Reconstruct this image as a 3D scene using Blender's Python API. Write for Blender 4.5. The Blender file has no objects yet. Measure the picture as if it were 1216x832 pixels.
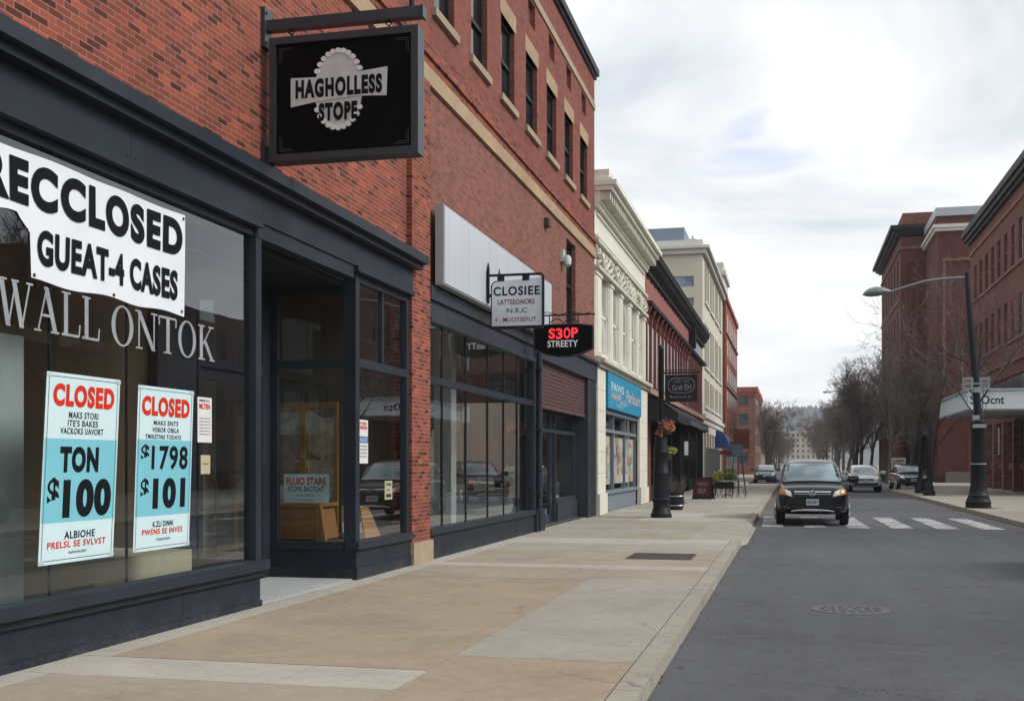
import bpy, math, random
from mathutils import Vector, Matrix
from mathutils.bvhtree import BVHTree

SC = bpy.context.scene
COL = SC.collection
R = math.radians


# ------------------------------------------------------------------ colour / materials
def lin(r, g, b):
    def f(c):
        c /= 255.0
        return c / 12.92 if c <= 0.04045 else ((c + 0.055) / 1.055) ** 2.4
    return (f(r), f(g), f(b), 1.0)


def scale(c, k):
    return (min(1, c[0] * k), min(1, c[1] * k), min(1, c[2] * k), 1.0)


def new_mat(name):
    m = bpy.data.materials.new(name)
    m.use_nodes = True
    nt = m.node_tree
    nt.nodes.clear()
    out = nt.nodes.new('ShaderNodeOutputMaterial')
    return m, nt, out


def nd(nt, kind, **kw):
    n = nt.nodes.new(kind)
    for k, v in kw.items():
        if k in n.inputs.keys():
            n.inputs[k].default_value = v
        else:
            setattr(n, k, v)
    return n


def ramp(nt, src, p0, c0, p1, c1, mid=None):
    r = nt.nodes.new('ShaderNodeValToRGB')
    e = r.color_ramp.elements
    e[0].position, e[0].color = p0, c0
    e[1].position, e[1].color = p1, c1
    for p, c in (mid or []):
        k = e.new(p)
        k.color = c
    nt.links.new(src, r.inputs[0])
    return r.outputs[0]


def mixc(nt, fac, a, b, mode='MIX'):
    m = nt.nodes.new('ShaderNodeMix')
    m.data_type = 'RGBA'
    m.blend_type = mode
    m.clamp_factor = True
    for sock, v in ((m.inputs[0], fac), (m.inputs[6], a), (m.inputs[7], b)):
        if isinstance(v, (int, float)):
            sock.default_value = v
        elif isinstance(v, tuple):
            sock.default_value = v
        else:
            nt.links.new(v, sock)
    return m.outputs[2]


def mth(nt, op, a, b=0.0):
    m = nt.nodes.new('ShaderNodeMath')
    m.operation = op
    for s, v in ((m.inputs[0], a), (m.inputs[1], b)):
        if isinstance(v, (int, float)):
            s.default_value = v
        else:
            nt.links.new(v, s)
    return m.outputs[0]


def objco(nt):
    return nt.nodes.new('ShaderNodeTexCoord').outputs['Object']


def noise(nt, co, sc, detail=4, rough=0.55, out='Fac', dist=0.0):
    n = nd(nt, 'ShaderNodeTexNoise')
    n.inputs['Scale'].default_value = sc
    n.inputs['Detail'].default_value = detail
    n.inputs['Roughness'].default_value = rough
    n.inputs['Distortion'].default_value = dist
    nt.links.new(co, n.inputs['Vector'])
    return n.outputs[0 if out == 'Fac' else 1]


def bump(nt, h, strength=0.2, dist=0.01):
    b = nd(nt, 'ShaderNodeBump')
    b.inputs['Strength'].default_value = strength
    b.inputs['Distance'].default_value = dist
    nt.links.new(h, b.inputs['Height'])
    return b.outputs[0]


def principled(nt, out, col, rough=0.6, metal=0.0, spec=0.5, coat=0.0, normal=None):
    p = nt.nodes.new('ShaderNodeBsdfPrincipled')
    for sock, v in ((p.inputs['Base Color'], col), (p.inputs['Roughness'], rough), (p.inputs['Metallic'], metal),
                    (p.inputs['Specular IOR Level'], spec), (p.inputs['Coat Weight'], coat)):
        if isinstance(v, (int, float, tuple)):
            sock.default_value = v
        else:
            nt.links.new(v, sock)
    if normal is not None:
        nt.links.new(normal, p.inputs['Normal'])
    nt.links.new(p.outputs[0], out.inputs[0])
    return p


def paint(name, col, rough=0.5, metal=0.0, var=0.12, sc=3.0, spec=0.4, coat=0.0, bmp=0.05, fine=60):
    """painted / plain surface with weathering that has a shape of its own"""
    m, nt, out = new_mat(name)
    co = objco(nt)
    n1 = noise(nt, co, sc, 5, 0.6)
    n2 = noise(nt, co, fine, 3, 0.6)
    mixn = mth(nt, 'ADD', mth(nt, 'MULTIPLY', n1, 0.7), mth(nt, 'MULTIPLY', n2, 0.3))
    c = ramp(nt, mixn, 0.3, scale(col, 1 - var), 0.7, scale(col, 1 + var))
    rr = mth(nt, 'ADD', mth(nt, 'MULTIPLY', n1, 0.2), rough - 0.1)
    principled(nt, out, c, rr, metal, spec, coat, bump(nt, n2, bmp, 0.004) if bmp else None)
    return m


def brick(name, c1, c2, mortar, bw=0.195, rh=0.0575, ms=0.0045, stain=0.25, vary=1.0, dirt=(0.02, 0.015, 0.012, 1), bstr=0.5):
    m, nt, out = new_mat(name)
    co = objco(nt)
    sep = nt.nodes.new('ShaderNodeSeparateXYZ')
    nt.links.new(co, sep.inputs[0])
    cmb = nt.nodes.new('ShaderNodeCombineXYZ')
    nt.links.new(mth(nt, 'ADD', sep.outputs[0], sep.outputs[1]), cmb.inputs[0])
    nt.links.new(sep.outputs[2], cmb.inputs[1])
    wob = nt.nodes.new('ShaderNodeVectorMath')
    wob.operation = 'MULTIPLY_ADD'
    nt.links.new(noise(nt, co, 4.0, 3, 0.6, 'Color'), wob.inputs[0])
    wob.inputs[1].default_value = (0.012, 0.012, 0)
    nt.links.new(cmb.outputs[0], wob.inputs[2])
    b = nt.nodes.new('ShaderNodeTexBrick')
    b.inputs['Scale'].default_value = 1.0
    b.inputs['Brick Width'].default_value = bw
    b.inputs['Row Height'].default_value = rh
    b.inputs['Mortar Size'].default_value = ms
    b.inputs['Mortar Smooth'].default_value = 0.25
    b.inputs['Bias'].default_value = -0.1
    b.inputs['Color1'].default_value = c1
    b.inputs['Color2'].default_value = c2
    b.inputs['Mortar'].default_value = mortar
    nt.links.new(wob.outputs[0], b.inputs['Vector'])
    # some bricks burnt darker, some paler: cell noise sampled on brick-sized cells
    w = nt.nodes.new('ShaderNodeTexWhiteNoise')
    s2 = nt.nodes.new('ShaderNodeSeparateXYZ')
    nt.links.new(wob.outputs[0], s2.inputs[0])
    row = mth(nt, 'FLOOR', mth(nt, 'DIVIDE', s2.outputs[1], rh))
    even = mth(nt, 'MULTIPLY', mth(nt, 'SUBTRACT', 1.0, mth(nt, 'FLOORED_MODULO', row, 2.0)), 0.5)
    cellx = mth(nt, 'FLOOR', mth(nt, 'ADD', mth(nt, 'DIVIDE', s2.outputs[0], bw), even))
    cc = nt.nodes.new('ShaderNodeCombineXYZ')
    nt.links.new(cellx, cc.inputs[0])
    nt.links.new(row, cc.inputs[1])
    nt.links.new(cc.outputs[0], w.inputs[0])
    dark = ramp(nt, w.outputs[0], 0.0, (0.30, 0.30, 0.36, 1), 1.0, (1.5, 1.32, 1.2, 1), [(0.12, (0.48, 0.45, 0.5, 1)), (0.22, (0.85, 0.85, 0.87, 1)), (0.6, (1, 1, 1, 1)), (0.85, (1.15, 1.08, 1.05, 1))])
    c = mixc(nt, mth(nt, 'MULTIPLY', mth(nt, 'SUBTRACT', 1.0, b.outputs['Fac']), vary), b.outputs['Color'], mixc(nt, 1.0, b.outputs['Color'], dark, 'MULTIPLY'))
    big = noise(nt, co, 0.55, 6, 0.65)
    c = mixc(nt, mth(nt, 'MULTIPLY', ramp(nt, big, 0.42, (0, 0, 0, 1), 0.75, (1, 1, 1, 1)), stain), c, dirt)
    sm = nd(nt, 'ShaderNodeMapping')
    sm.inputs['Scale'].default_value = (1.6, 1.6, 0.16)
    nt.links.new(co, sm.inputs[0])
    stk = ramp(nt, noise(nt, sm.outputs[0], 1.0, 6, 0.7), 0.52, (0, 0, 0, 1), 0.78, (1, 1, 1, 1))
    c = mixc(nt, mth(nt, 'MULTIPLY', stk, 0.28), c, scale(c2, 0.35))
    pal = ramp(nt, noise(nt, co, 1.4, 6, 0.7), 0.62, (0, 0, 0, 1), 0.78, (1, 1, 1, 1))
    c = mixc(nt, mth(nt, 'MULTIPLY', pal, 0.16), c, mortar)
    fine = noise(nt, co, 38, 4, 0.65)
    c = mixc(nt, 0.35, c, mixc(nt, 1.0, c, ramp(nt, fine, 0.3, (0.5, 0.5, 0.5, 1), 0.7, (1.5, 1.45, 1.4, 1)), 'MULTIPLY'))
    h = mth(nt, 'ADD', mth(nt, 'MULTIPLY', mth(nt, 'SUBTRACT', 1.0, b.outputs['Fac']), 1.0), mth(nt, 'MULTIPLY', fine, 0.45))
    principled(nt, out, c, 0.88, 0, 0.25, 0, bump(nt, h, bstr, 0.008))
    return m


def concrete(name, col, var=0.16, stain=0.3, lay=1.0, crack=False):
    m, nt, out = new_mat(name)
    co = objco(nt)
    a = noise(nt, co, 0.9 * lay, 6, 0.65, dist=0.4)
    b = noise(nt, co, 7, 5, 0.7)
    f = mth(nt, 'ADD', mth(nt, 'MULTIPLY', noise(nt, co, 90, 3, 0.8), .55), mth(nt, 'MULTIPLY', noise(nt, co, 30, 3, 0.75), .45))
    mixn = mth(nt, 'ADD', mth(nt, 'MULTIPLY', a, 0.35), mth(nt, 'ADD', mth(nt, 'MULTIPLY', b, 0.25), mth(nt, 'MULTIPLY', f, 0.40)))
    c = ramp(nt, mixn, 0.36, scale(col, 1 - var * 1.4), 0.64, scale(col, 1 + var * 1.4))
    st = ramp(nt, noise(nt, co, 2.3, 7, 0.7, dist=1.0), 0.55, (0, 0, 0, 1), 0.8, (1, 1, 1, 1))
    c = mixc(nt, mth(nt, 'MULTIPLY', st, stain), c, scale(col, 0.55))
    sp = ramp(nt, noise(nt, co, 30, 2, 0.5), 0.66, (0, 0, 0, 1), 0.72, (1, 1, 1, 1))
    c = mixc(nt, mth(nt, 'MULTIPLY', sp, 0.35), c, scale(col, 0.5))
    if crack:
        wv = nt.nodes.new('ShaderNodeVectorMath')
        wv.operation = 'MULTIPLY_ADD'
        nt.links.new(noise(nt, co, 2.1, 6, 0.7, 'Color'), wv.inputs[0])
        wv.inputs[1].default_value = (0.7, 0.7, 0)
        nt.links.new(co, wv.inputs[2])
        ve = nt.nodes.new('ShaderNodeTexVoronoi')
        ve.feature = 'DISTANCE_TO_EDGE'
        ve.inputs['Scale'].default_value = 0.42
        nt.links.new(wv.outputs[0], ve.inputs['Vector'])
        cr = ramp(nt, ve.outputs[0], 0.0, (1, 1, 1, 1), 0.005, (0, 0, 0, 1))
        msk = ramp(nt, noise(nt, co, 0.5, 3, 0.5), 0.52, (0, 0, 0, 1), 0.57, (1, 1, 1, 1))
        c = mixc(nt, mth(nt, 'MULTIPLY', mth(nt, 'MULTIPLY', cr, msk), 0.75), c, scale(col, 0.3))
        gum = nt.nodes.new('ShaderNodeTexVoronoi')
        gum.inputs['Scale'].default_value = 2.6
        nt.links.new(co, gum.inputs['Vector'])
        gm = ramp(nt, gum.outputs['Distance'], 0.045, (1, 1, 1, 1), 0.06, (0, 0, 0, 1))
        sg = nt.nodes.new('ShaderNodeSeparateColor')
        nt.links.new(gum.outputs['Color'], sg.inputs[0])
        gm = mth(nt, 'MULTIPLY', gm, mth(nt, 'GREATER_THAN', sg.outputs[0], 0.62))
        c = mixc(nt, mth(nt, 'MULTIPLY', gm, 0.55), c, scale(col, 0.4))
        drt = ramp(nt, noise(nt, co, 0.8, 8, 0.75, dist=1.5), 0.5, (0, 0, 0, 1), 0.7, (1, 1, 1, 1))
        c = mixc(nt, mth(nt, 'MULTIPLY', drt, 0.35), c, (col[0] * .62, col[1] * .6, col[2] * .57, 1))
    h = mth(nt, 'ADD', f, mth(nt, 'MULTIPLY', b, 2.0))
    principled(nt, out, c, 0.9, 0, 0.3, 0, bump(nt, h, 0.22, 0.004))
    return m


def asphalt(name, col):
    m, nt, out = new_mat(name)
    co = objco(nt)
    big = noise(nt, co, 0.22, 6, 0.65, dist=0.6)
    mid = noise(nt, co, 3.0, 5, 0.7)
    f = mth(nt, 'ADD', mth(nt, 'MULTIPLY', noise(nt, co, 70, 3, 0.8), .6), mth(nt, 'MULTIPLY', noise(nt, co, 24, 3, 0.75), .4))
    v = nt.nodes.new('ShaderNodeTexVoronoi')
    v.inputs['Scale'].default_value = 130
    nt.links.new(co, v.inputs['Vector'])
    mixn = mth(nt, 'ADD', mth(nt, 'MULTIPLY', big, 0.25), mth(nt, 'ADD', mth(nt, 'MULTIPLY', mid, 0.2), mth(nt, 'MULTIPLY', f, 0.55)))
    c = ramp(nt, mixn, 0.38, scale(col, 0.5), 0.62, scale(col, 1.6))
    agg = ramp(nt, v.outputs['Color'], 0.86, (0, 0, 0, 1), 0.97, (1, 1, 1, 1))
    c = mixc(nt, mth(nt, 'MULTIPLY', agg, 0.5), c, scale(col, 2.4))
    # cracks: stretched voronoi edges, only where a mask allows
    mp = nd(nt, 'ShaderNodeMapping')
    mp.inputs['Scale'].default_value = (0.28, 0.42, 1)
    nt.links.new(co, mp.inputs[0])
    wv = nt.nodes.new('ShaderNodeVectorMath')
    wv.operation = 'MULTIPLY_ADD'
    nt.links.new(noise(nt, co, 1.7, 6, 0.7, 'Color'), wv.inputs[0])
    wv.inputs[1].default_value = (0.5, 0.5, 0)
    nt.links.new(mp.outputs[0], wv.inputs[2])
    ve = nt.nodes.new('ShaderNodeTexVoronoi')
    ve.feature = 'DISTANCE_TO_EDGE'
    ve.inputs['Scale'].default_value = 1.0
    nt.links.new(wv.outputs[0], ve.inputs['Vector'])
    cr = ramp(nt, ve.outputs[0], 0.0, (1, 1, 1, 1), 0.007, (0, 0, 0, 1))
    wm = nd(nt, 'ShaderNodeMapping')
    wm.inputs['Scale'].default_value = (0.9, 0.05, 1)
    nt.links.new(co, wm.inputs[0])
    lane = ramp(nt, noise(nt, wm.outputs[0], 1.0, 4, 0.6), 0.4, (0, 0, 0, 1), 0.62, (1, 1, 1, 1))
    c = mixc(nt, mth(nt, 'MULTIPLY', lane, 0.35), c, scale(col, 1.5))
    oil = ramp(nt, noise(nt, co, 0.9, 7, 0.75, dist=1.2), 0.60, (0, 0, 0, 1), 0.72, (1, 1, 1, 1))
    c = mixc(nt, mth(nt, 'MULTIPLY', oil, 0.45), c, scale(col, 0.45))
    msk = ramp(nt, noise(nt, co, 0.35, 3, 0.5), 0.46, (0, 0, 0, 1), 0.54, (1, 1, 1, 1))
    c = mixc(nt, mth(nt, 'MULTIPLY', mth(nt, 'MULTIPLY', cr, msk), 0.8), c, scale(col, 0.3))
    h = mth(nt, 'ADD', f, v.outputs['Distance'])
    principled(nt, out, c, 0.82, 0, 0.35, 0, bump(nt, h, 0.35, 0.004))
    return m


def shop_glass(name, tint=(0.72, 0.78, 0.78, 1), r0=0.07, r1=0.75, power=3.6):
    m, nt, out = new_mat(name)
    lw = nt.nodes.new('ShaderNodeLayerWeight')
    lw.inputs[0].default_value = 0.5
    fac = mth(nt, 'ADD', mth(nt, 'MULTIPLY', mth(nt, 'POWER', lw.outputs['Facing'], power), r1), r0)
    t = nt.nodes.new('ShaderNodeBsdfTransparent')
    t.inputs[0].default_value = tint
    g = nt.nodes.new('ShaderNodeBsdfGlossy')
    g.inputs['Roughness'].default_value = 0.0
    g.inputs['Color'].default_value = (0.93, 0.97, 1, 1)
    co = objco(nt)
    nt.links.new(bump(nt, noise(nt, co, 0.9, 2, 0.5), 0.03, 0.05), g.inputs['Normal'])
    mx = nt.nodes.new('ShaderNodeMixShader')
    nt.links.new(fac, mx.inputs[0])
    nt.links.new(t.outputs[0], mx.inputs[1])
    nt.links.new(g.outputs[0], mx.inputs[2])
    nt.links.new(mx.outputs[0], out.inputs[0])
    return m


def dark_glass(name, col=(0.012, 0.015, 0.018, 1), rough=0.06, wav=0.12):
    m, nt, out = new_mat(name)
    co = objco(nt)
    n = noise(nt, co, 1.3, 2, 0.5)
    c = mixc(nt, ramp(nt, noise(nt, co, 0.8, 2, 0.5), 0.45, (0, 0, 0, 1), 0.6, (1, 1, 1, 1)), col, scale(col, 2.2))
    principled(nt, out, c, rough, 0, 0.6, 0.0, bump(nt, n, wav, 0.05))
    return m


def wood(name, c1, c2):
    m, nt, out = new_mat(name)
    co = objco(nt)
    mp = nd(nt, 'ShaderNodeMapping')
    mp.inputs['Scale'].default_value = (1.5, 8, 14)
    nt.links.new(co, mp.inputs[0])
    n = noise(nt, mp.outputs[0], 3, 6, 0.65, dist=1.2)
    principled(nt, out, ramp(nt, n, 0.3, c1, 0.7, c2), 0.45, 0, 0.4, 0.1, bump(nt, n, 0.1, 0.003))
    return m


def emit(name, col, strength):
    m, nt, out = new_mat(name)
    e = nt.nodes.new('ShaderNodeEmission')
    e.inputs[0].default_value = col
    e.inputs[1].default_value = strength
    nt.links.new(e.outputs[0], out.inputs[0])
    return m


# ------------------------------------------------------------------ scene tree helpers
def thing(name, label, cat, loc=(0, 0, 0), rz=0.0, group=None):
    o = bpy.data.objects.new(name, None)
    COL.objects.link(o)
    o.location = loc
    o.rotation_euler = (0, 0, rz)
    o.empty_display_size = 0.2
    o['label'] = label
    o['category'] = cat
    if group:
        o['group'] = group
    return o


def tag(o, label, cat, group=None):
    o['label'] = label
    o['category'] = cat
    if group:
        o['group'] = group
    return o


def base_of(o):
    p = Vector((0, 0, 0))
    while o is not None:
        p += o.location
        o = o.parent
    return p


def dup(root, loc=None, rz=None, sc=None, label=None, group=None):
    r = root.copy()
    COL.objects.link(r)
    if loc is not None:
        r.location = loc
    if rz is not None:
        r.rotation_euler = (0, 0, rz)
    if sc is not None:
        r.scale = sc if isinstance(sc, tuple) else (sc, sc, sc)
    if label:
        r['label'] = label
    if group:
        r['group'] = group
    for ch in list(root.children):
        c = ch.copy()
        COL.objects.link(c)
        c.parent = r
        for g in list(ch.children):
            d = g.copy()
            COL.objects.link(d)
            d.parent = c
    return r


class MB:
    """collects shapes and links them as ONE mesh object"""
    def __init__(s):
        s.v, s.f, s.mi, s.cur = [], [], [], 0

    def add(s, verts, faces):
        o = len(s.v)
        s.v.extend([tuple(p) for p in verts])
        for f in faces:
            s.f.append([i + o for i in f])
            s.mi.append(s.cur)
        return s

    def quad(s, a, b, c, d):
        return s.add([a, b, c, d], [(0, 1, 2, 3)])

    def hexa(s, p):
        return s.add(p, [(0, 3, 2, 1), (4, 5, 6, 7), (0, 1, 5, 4), (1, 2, 6, 5), (2, 3, 7, 6), (3, 0, 4, 7)])

    def box(s, x0, x1, y0, y1, z0, z1):
        return s.hexa([(x0, y0, z0), (x1, y0, z0), (x1, y1, z0), (x0, y1, z0), (x0, y0, z1), (x1, y0, z1), (x1, y1, z1), (x0, y1, z1)])

    def tube(s, pts, radii, k=8, cap=True):
        pts = [Vector(p) for p in pts]
        if isinstance(radii, (int, float)):
            radii = [radii] * len(pts)
        rings = []
        ref = None
        for i, p in enumerate(pts):
            d = (pts[min(i + 1, len(pts) - 1)] - pts[max(i - 1, 0)])
            d = d.normalized() if d.length > 1e-9 else Vector((0, 0, 1))
            if ref is None:
                ref = Vector((1, 0, 0)) if abs(d.x) < 0.8 else Vector((0, 1, 0))
            a = ref - d * ref.dot(d)
            if a.length < 1e-6:
                a = d.orthogonal()
            a.normalize()
            ref = a
            b = d.cross(a)
            rings.append([p + (a * math.cos(2 * math.pi * j / k) + b * math.sin(2 * math.pi * j / k)) * radii[i] for j in range(k)])
        verts = [q for r in rings for q in r]
        faces = []
        for i in range(len(pts) - 1):
            for j in range(k):
                faces.append((i * k + j, i * k + (j + 1) % k, (i + 1) * k + (j + 1) % k, (i + 1) * k + j))
        if cap:
            faces.append(tuple(reversed(range(k))))
            faces.append(tuple(range((len(pts) - 1) * k, len(pts) * k)))
        return s.add(verts, faces)

    def lathe(s, c, prof, k=20):
        """prof: (radius, z) from bottom to top"""
        verts, faces = [], []
        for r, z in prof:
            for j in range(k):
                a = 2 * math.pi * j / k
                verts.append((c[0] + r * math.cos(a), c[1] + r * math.sin(a), c[2] + z))
        n = len(prof)
        for i in range(n - 1):
            for j in range(k):
                faces.append((i * k + j, i * k + (j + 1) % k, (i + 1) * k + (j + 1) % k, (i + 1) * k + j))
        faces.append(tuple(reversed(range(k))))
        faces.append(tuple(range((n - 1) * k, n * k)))
        return s.add(verts, faces)

    def prism(s, poly, fn, t0, t1):
        """poly in 2D, fn(a, b, t) -> 3D point, between depths t0 and t1"""
        n = len(poly)
        verts = [fn(a, b, t0) for a, b in poly] + [fn(a, b, t1) for a, b in poly]
        faces = [tuple(range(n)), tuple(reversed(range(n, 2 * n)))]
        for i in range(n):
            j = (i + 1) % n
            faces.append((i, i + n, j + n, j))
        return s.add(verts, faces)

    def build(s, name, mat, parent=None, smooth=None, world=True, kind=None, recalc=True):
        me = bpy.data.meshes.new(name)
        off = base_of(parent) if (world and parent is not None) else Vector((0, 0, 0))
        me.from_pydata([(x - off.x, y - off.y, z - off.z) for x, y, z in s.v], [], s.f)
        for m in (mat if isinstance(mat, (list, tuple)) else [mat]):
            me.materials.append(m)
        if any(s.mi):
            me.polygons.foreach_set('material_index', s.mi)
        if recalc and len(s.f) < 60000:
            import bmesh
            b = bmesh.new()
            b.from_mesh(me)
            bmesh.ops.recalc_face_normals(b, faces=b.faces)
            b.to_mesh(me)
            b.free()
        if smooth is not None:
            me.polygons.foreach_set('use_smooth', [True] * len(me.polygons))
            me.set_sharp_from_angle(angle=R(smooth))
        me.update()
        o = bpy.data.objects.new(name, me)
        COL.objects.link(o)
        if parent is not None:
            o.parent = parent
        if kind:
            o['kind'] = kind
        return o


class Face:
    """a vertical plane: o + u*U + z*Z + n*N  (U runs left to right for someone facing it)"""
    def __init__(s, o, U, N):
        s.o, s.U, s.N = Vector(o), Vector(U), Vector(N)

    def p(s, u, z, n=0.0):
        q = s.o + s.U * u + s.N * n
        return (q.x, q.y, q.z + z)

    def box(s, mb, u0, u1, z0, z1, n0, n1):
        P = s.p
        return mb.hexa([P(u0, z0, n1), P(u1, z0, n1), P(u1, z0, n0), P(u0, z0, n0), P(u0, z1, n1), P(u1, z1, n1), P(u1, z1, n0), P(u0, z1, n0)])

    def rect(s, mb, u0, u1, z0, z1, n=0.0):
        P = s.p
        return mb.quad(P(u0, z0, n), P(u1, z0, n), P(u1, z1, n), P(u0, z1, n))

    def wall(s, mb, u0, u1, z0, z1, holes, depth):
        us = sorted({u0, u1, *[h[0] for h in holes], *[h[1] for h in holes]})
        zs = sorted({z0, z1, *[h[2] for h in holes], *[h[3] for h in holes]})
        us = [u for u in us if u0 <= u <= u1]
        zs = [z for z in zs if z0 <= z <= z1]
        for i in range(len(us) - 1):
            for j in range(len(zs) - 1):
                cu, cz = (us[i] + us[i + 1]) / 2, (zs[j] + zs[j + 1]) / 2
                if any(h[0] < cu < h[1] and h[2] < cz < h[3] for h in holes):
                    continue
                s.rect(mb, us[i], us[i + 1], zs[j], zs[j + 1], 0)
        P = s.p
        for a, b, c, d in [h[:4] for h in holes]:
            mb.quad(P(a, c, 0), P(b, c, 0), P(b, c, -depth), P(a, c, -depth))
            mb.quad(P(a, d, 0), P(b, d, 0), P(b, d, -depth), P(a, d, -depth))
            mb.quad(P(a, c, 0), P(a, d, 0), P(a, d, -depth), P(a, c, -depth))
            mb.quad(P(b, c, 0), P(b, d, 0), P(b, d, -depth), P(b, c, -depth))
        return mb


def glyphs(text, bold=0.0, spacing=1.0):
    cu = bpy.data.curves.new('lettering', 'FONT')
    cu.body = text
    cu.size = 1.0
    cu.offset = bold
    cu.space_character = spacing
    cu.resolution_u = 6
    o = bpy.data.objects.new('lettering', cu)
    COL.objects.link(o)
    dg = bpy.context.evaluated_depsgraph_get()
    me = bpy.data.meshes.new_from_object(o.evaluated_get(dg))
    vs = [(v.co.x, v.co.y) for v in me.vertices]
    fs = [list(p.vertices) for p in me.polygons]
    bpy.data.objects.remove(o)
    bpy.data.curves.remove(cu)
    bpy.data.meshes.remove(me)
    return vs, fs


def letters(mb, text, F, u0, u1, z0, z1, n, bold=0.0, spacing=1.0, warp=None, slant=0.0):
    """writes text into mb, fitted to the rectangle u0..u1, z0..z1 of face F"""
    vs, fs = glyphs(text, bold, spacing)
    if not vs:
        return mb
    xs, ys = [v[0] for v in vs], [v[1] for v in vs]
    ax, bx, ay, by = min(xs), max(xs), min(ys), max(ys)
    P = []
    for x, y in vs:
        a, b = (x - ax) / max(bx - ax, 1e-6), (y - ay) / max(by - ay, 1e-6)
        u, z = u0 + a * (u1 - u0) + slant * b, z0 + b * (z1 - z0)
        P.append(F.p(u, z, n + (warp(u, z) if warp else 0.0)))
    mb.add(P, fs)
    return mb
# ------------------------------------------------------------------ materials
M = {}
M['brick'] = brick('red_brick', (0.27, 0.070, 0.042, 1), (0.165, 0.043, 0.030, 1), (0.29, 0.19, 0.15, 1), stain=0.3)
M['brick_lower'] = brick('dull_brick', (0.235, 0.088, 0.065, 1), (0.175, 0.063, 0.048, 1), (0.24, 0.17, 0.14, 1), stain=0.22, vary=.5)
M['brick_upper'] = brick('upper_brick', (0.225, 0.068, 0.05, 1), (0.175, 0.052, 0.04, 1), (0.21, 0.115, 0.09, 1), stain=0.2, vary=.5)
M['brick_right'] = brick('brown_brick', (0.19, 0.068, 0.050, 1), (0.125, 0.044, 0.035, 1), (0.15, 0.085, 0.07, 1), stain=0.3, vary=.5)
M['brick_tower'] = brick('deep_red_brick', (0.135, 0.046, 0.037, 1), (0.095, 0.034, 0.029, 1), (0.10, 0.055, 0.044, 1), stain=0.3, vary=.5)
M['brick_far'] = brick('far_brick', (0.36, 0.105, 0.065, 1), (0.26, 0.075, 0.05, 1), (0.3, 0.15, 0.1, 1), stain=0.15)
M['brick_brown'] = brick('brown_far_brick', (0.26, 0.12, 0.085, 1), (0.19, 0.085, 0.065, 1), (0.24, 0.15, 0.11, 1), stain=0.2)
M['sandstone'] = concrete('sandstone', (0.34, 0.245, 0.155, 1), 0.25, 0.45)
M['stone_sill'] = concrete('stone_sill', (0.32, 0.25, 0.175, 1), 0.2, 0.45)
M['slate'] = paint('slate_paint', (0.0205, 0.027, 0.038, 1), 0.5, 0, 0.35, 1.7, 0.22, 0, 0.1)
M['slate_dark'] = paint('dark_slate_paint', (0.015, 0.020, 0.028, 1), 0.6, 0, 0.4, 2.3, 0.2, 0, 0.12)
M['slate_light'] = paint('worn_slate_paint', (0.029, 0.037, 0.050, 1), 0.5, 0, 0.28, 2.3, 0.25, 0, 0.12)
M['black_metal'] = paint('black_metal', (0.012, 0.014, 0.018, 1), 0.5, 0.0, 0.35, 6, 0.2, 0, 0.08)
M['black_frame'] = paint('black_frame', (0.014, 0.018, 0.023, 1), 0.5, 0.0, 0.3, 5, 0.2, 0, 0.05)
M['sign_black'] = paint('sign_black', (0.003, 0.003, 0.004, 1), 0.6, 0, 0.4, 3, 0.06, 0, 0.02)
M['sign_frame'] = paint('sign_frame', (0.045, 0.055, 0.068, 1), 0.38, 0.4, 0.25, 4, 0.5, 0, 0.1)
M['emblem'] = paint('emblem_silver', (0.5, 0.53, 0.55, 1), 0.4, 0.1, 0.12, 9, 0.5, 0, 0.08)
M['emblem_edge'] = paint('emblem_edge', (0.68, 0.7, 0.72, 1), 0.35, 0.1, 0.1, 9, 0.5, 0, 0.05)
M['ink'] = paint('black_ink', (0.008, 0.009, 0.011, 1), 0.6, 0, 0.2, 9, 0.08, 0, 0)
M['ink_soft'] = paint('grey_ink', (0.035, 0.04, 0.045, 1), 0.7, 0, 0.3, 9, 0.08, 0, 0)
M['ink_navy'] = paint('navy_ink', (0.02, 0.025, 0.05, 1), 0.6, 0, 0.3, 9, 0.08, 0, 0)
M['ink_red'] = paint('red_ink', (0.56, 0.03, 0.012, 1), 0.6, 0, 0.16, 9, 0.08, 0, 0)
M['ink_wine'] = paint('wine_ink', (0.14, 0.02, 0.035, 1), 0.6, 0, 0.3, 9, 0.08, 0, 0)
M['vinyl'] = paint('banner_vinyl', (0.70, 0.735, 0.78, 1), 0.42, 0, 0.05, 2, 0.4, 0, 0.03)
M['paper'] = paint('paper_white', (0.53, 0.68, 0.715, 1), 0.55, 0, 0.05, 3, 0.35, 0, 0.03)
M['paper_blue'] = paint('paper_aqua', (0.17, 0.47, 0.56, 1), 0.55, 0, 0.06, 3, 0.35, 0, 0.03)
M['paper_plain'] = paint('paper_plain', (0.62, 0.62, 0.61, 1), 0.7, 0, 0.06, 6, 0.3, 0, 0)
M['paper_cream'] = paint('paper_cream', (0.42, 0.37, 0.25, 1), 0.7, 0, 0.1, 6, 0.3, 0, 0)
M['tape'] = paint('clear_tape', (0.46, 0.52, 0.5, 1), 0.25, 0, 0.1, 6, 0.5, 0, 0)
M['label_blue'] = paint('label_blue', (0.05, 0.16, 0.42, 1), 0.6, 0, 0.1, 6, 0.3, 0, 0)
M['window_letter'] = paint('silver_leaf', (0.27, 0.29, 0.305, 1), 0.5, 0, 0.3, 5, 0.4, 0, 0)
M['lightbox'] = paint('lightbox_face', (0.60, 0.65, 0.71, 1), 0.32, 0.35, 0.12, 0.9, 0.5, 0, 0.02)
M['lightbox_side'] = paint('lightbox_side', (0.34, 0.35, 0.38, 1), 0.5, 0.2, 0.1, 2, 0.4, 0, 0.03)
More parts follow.
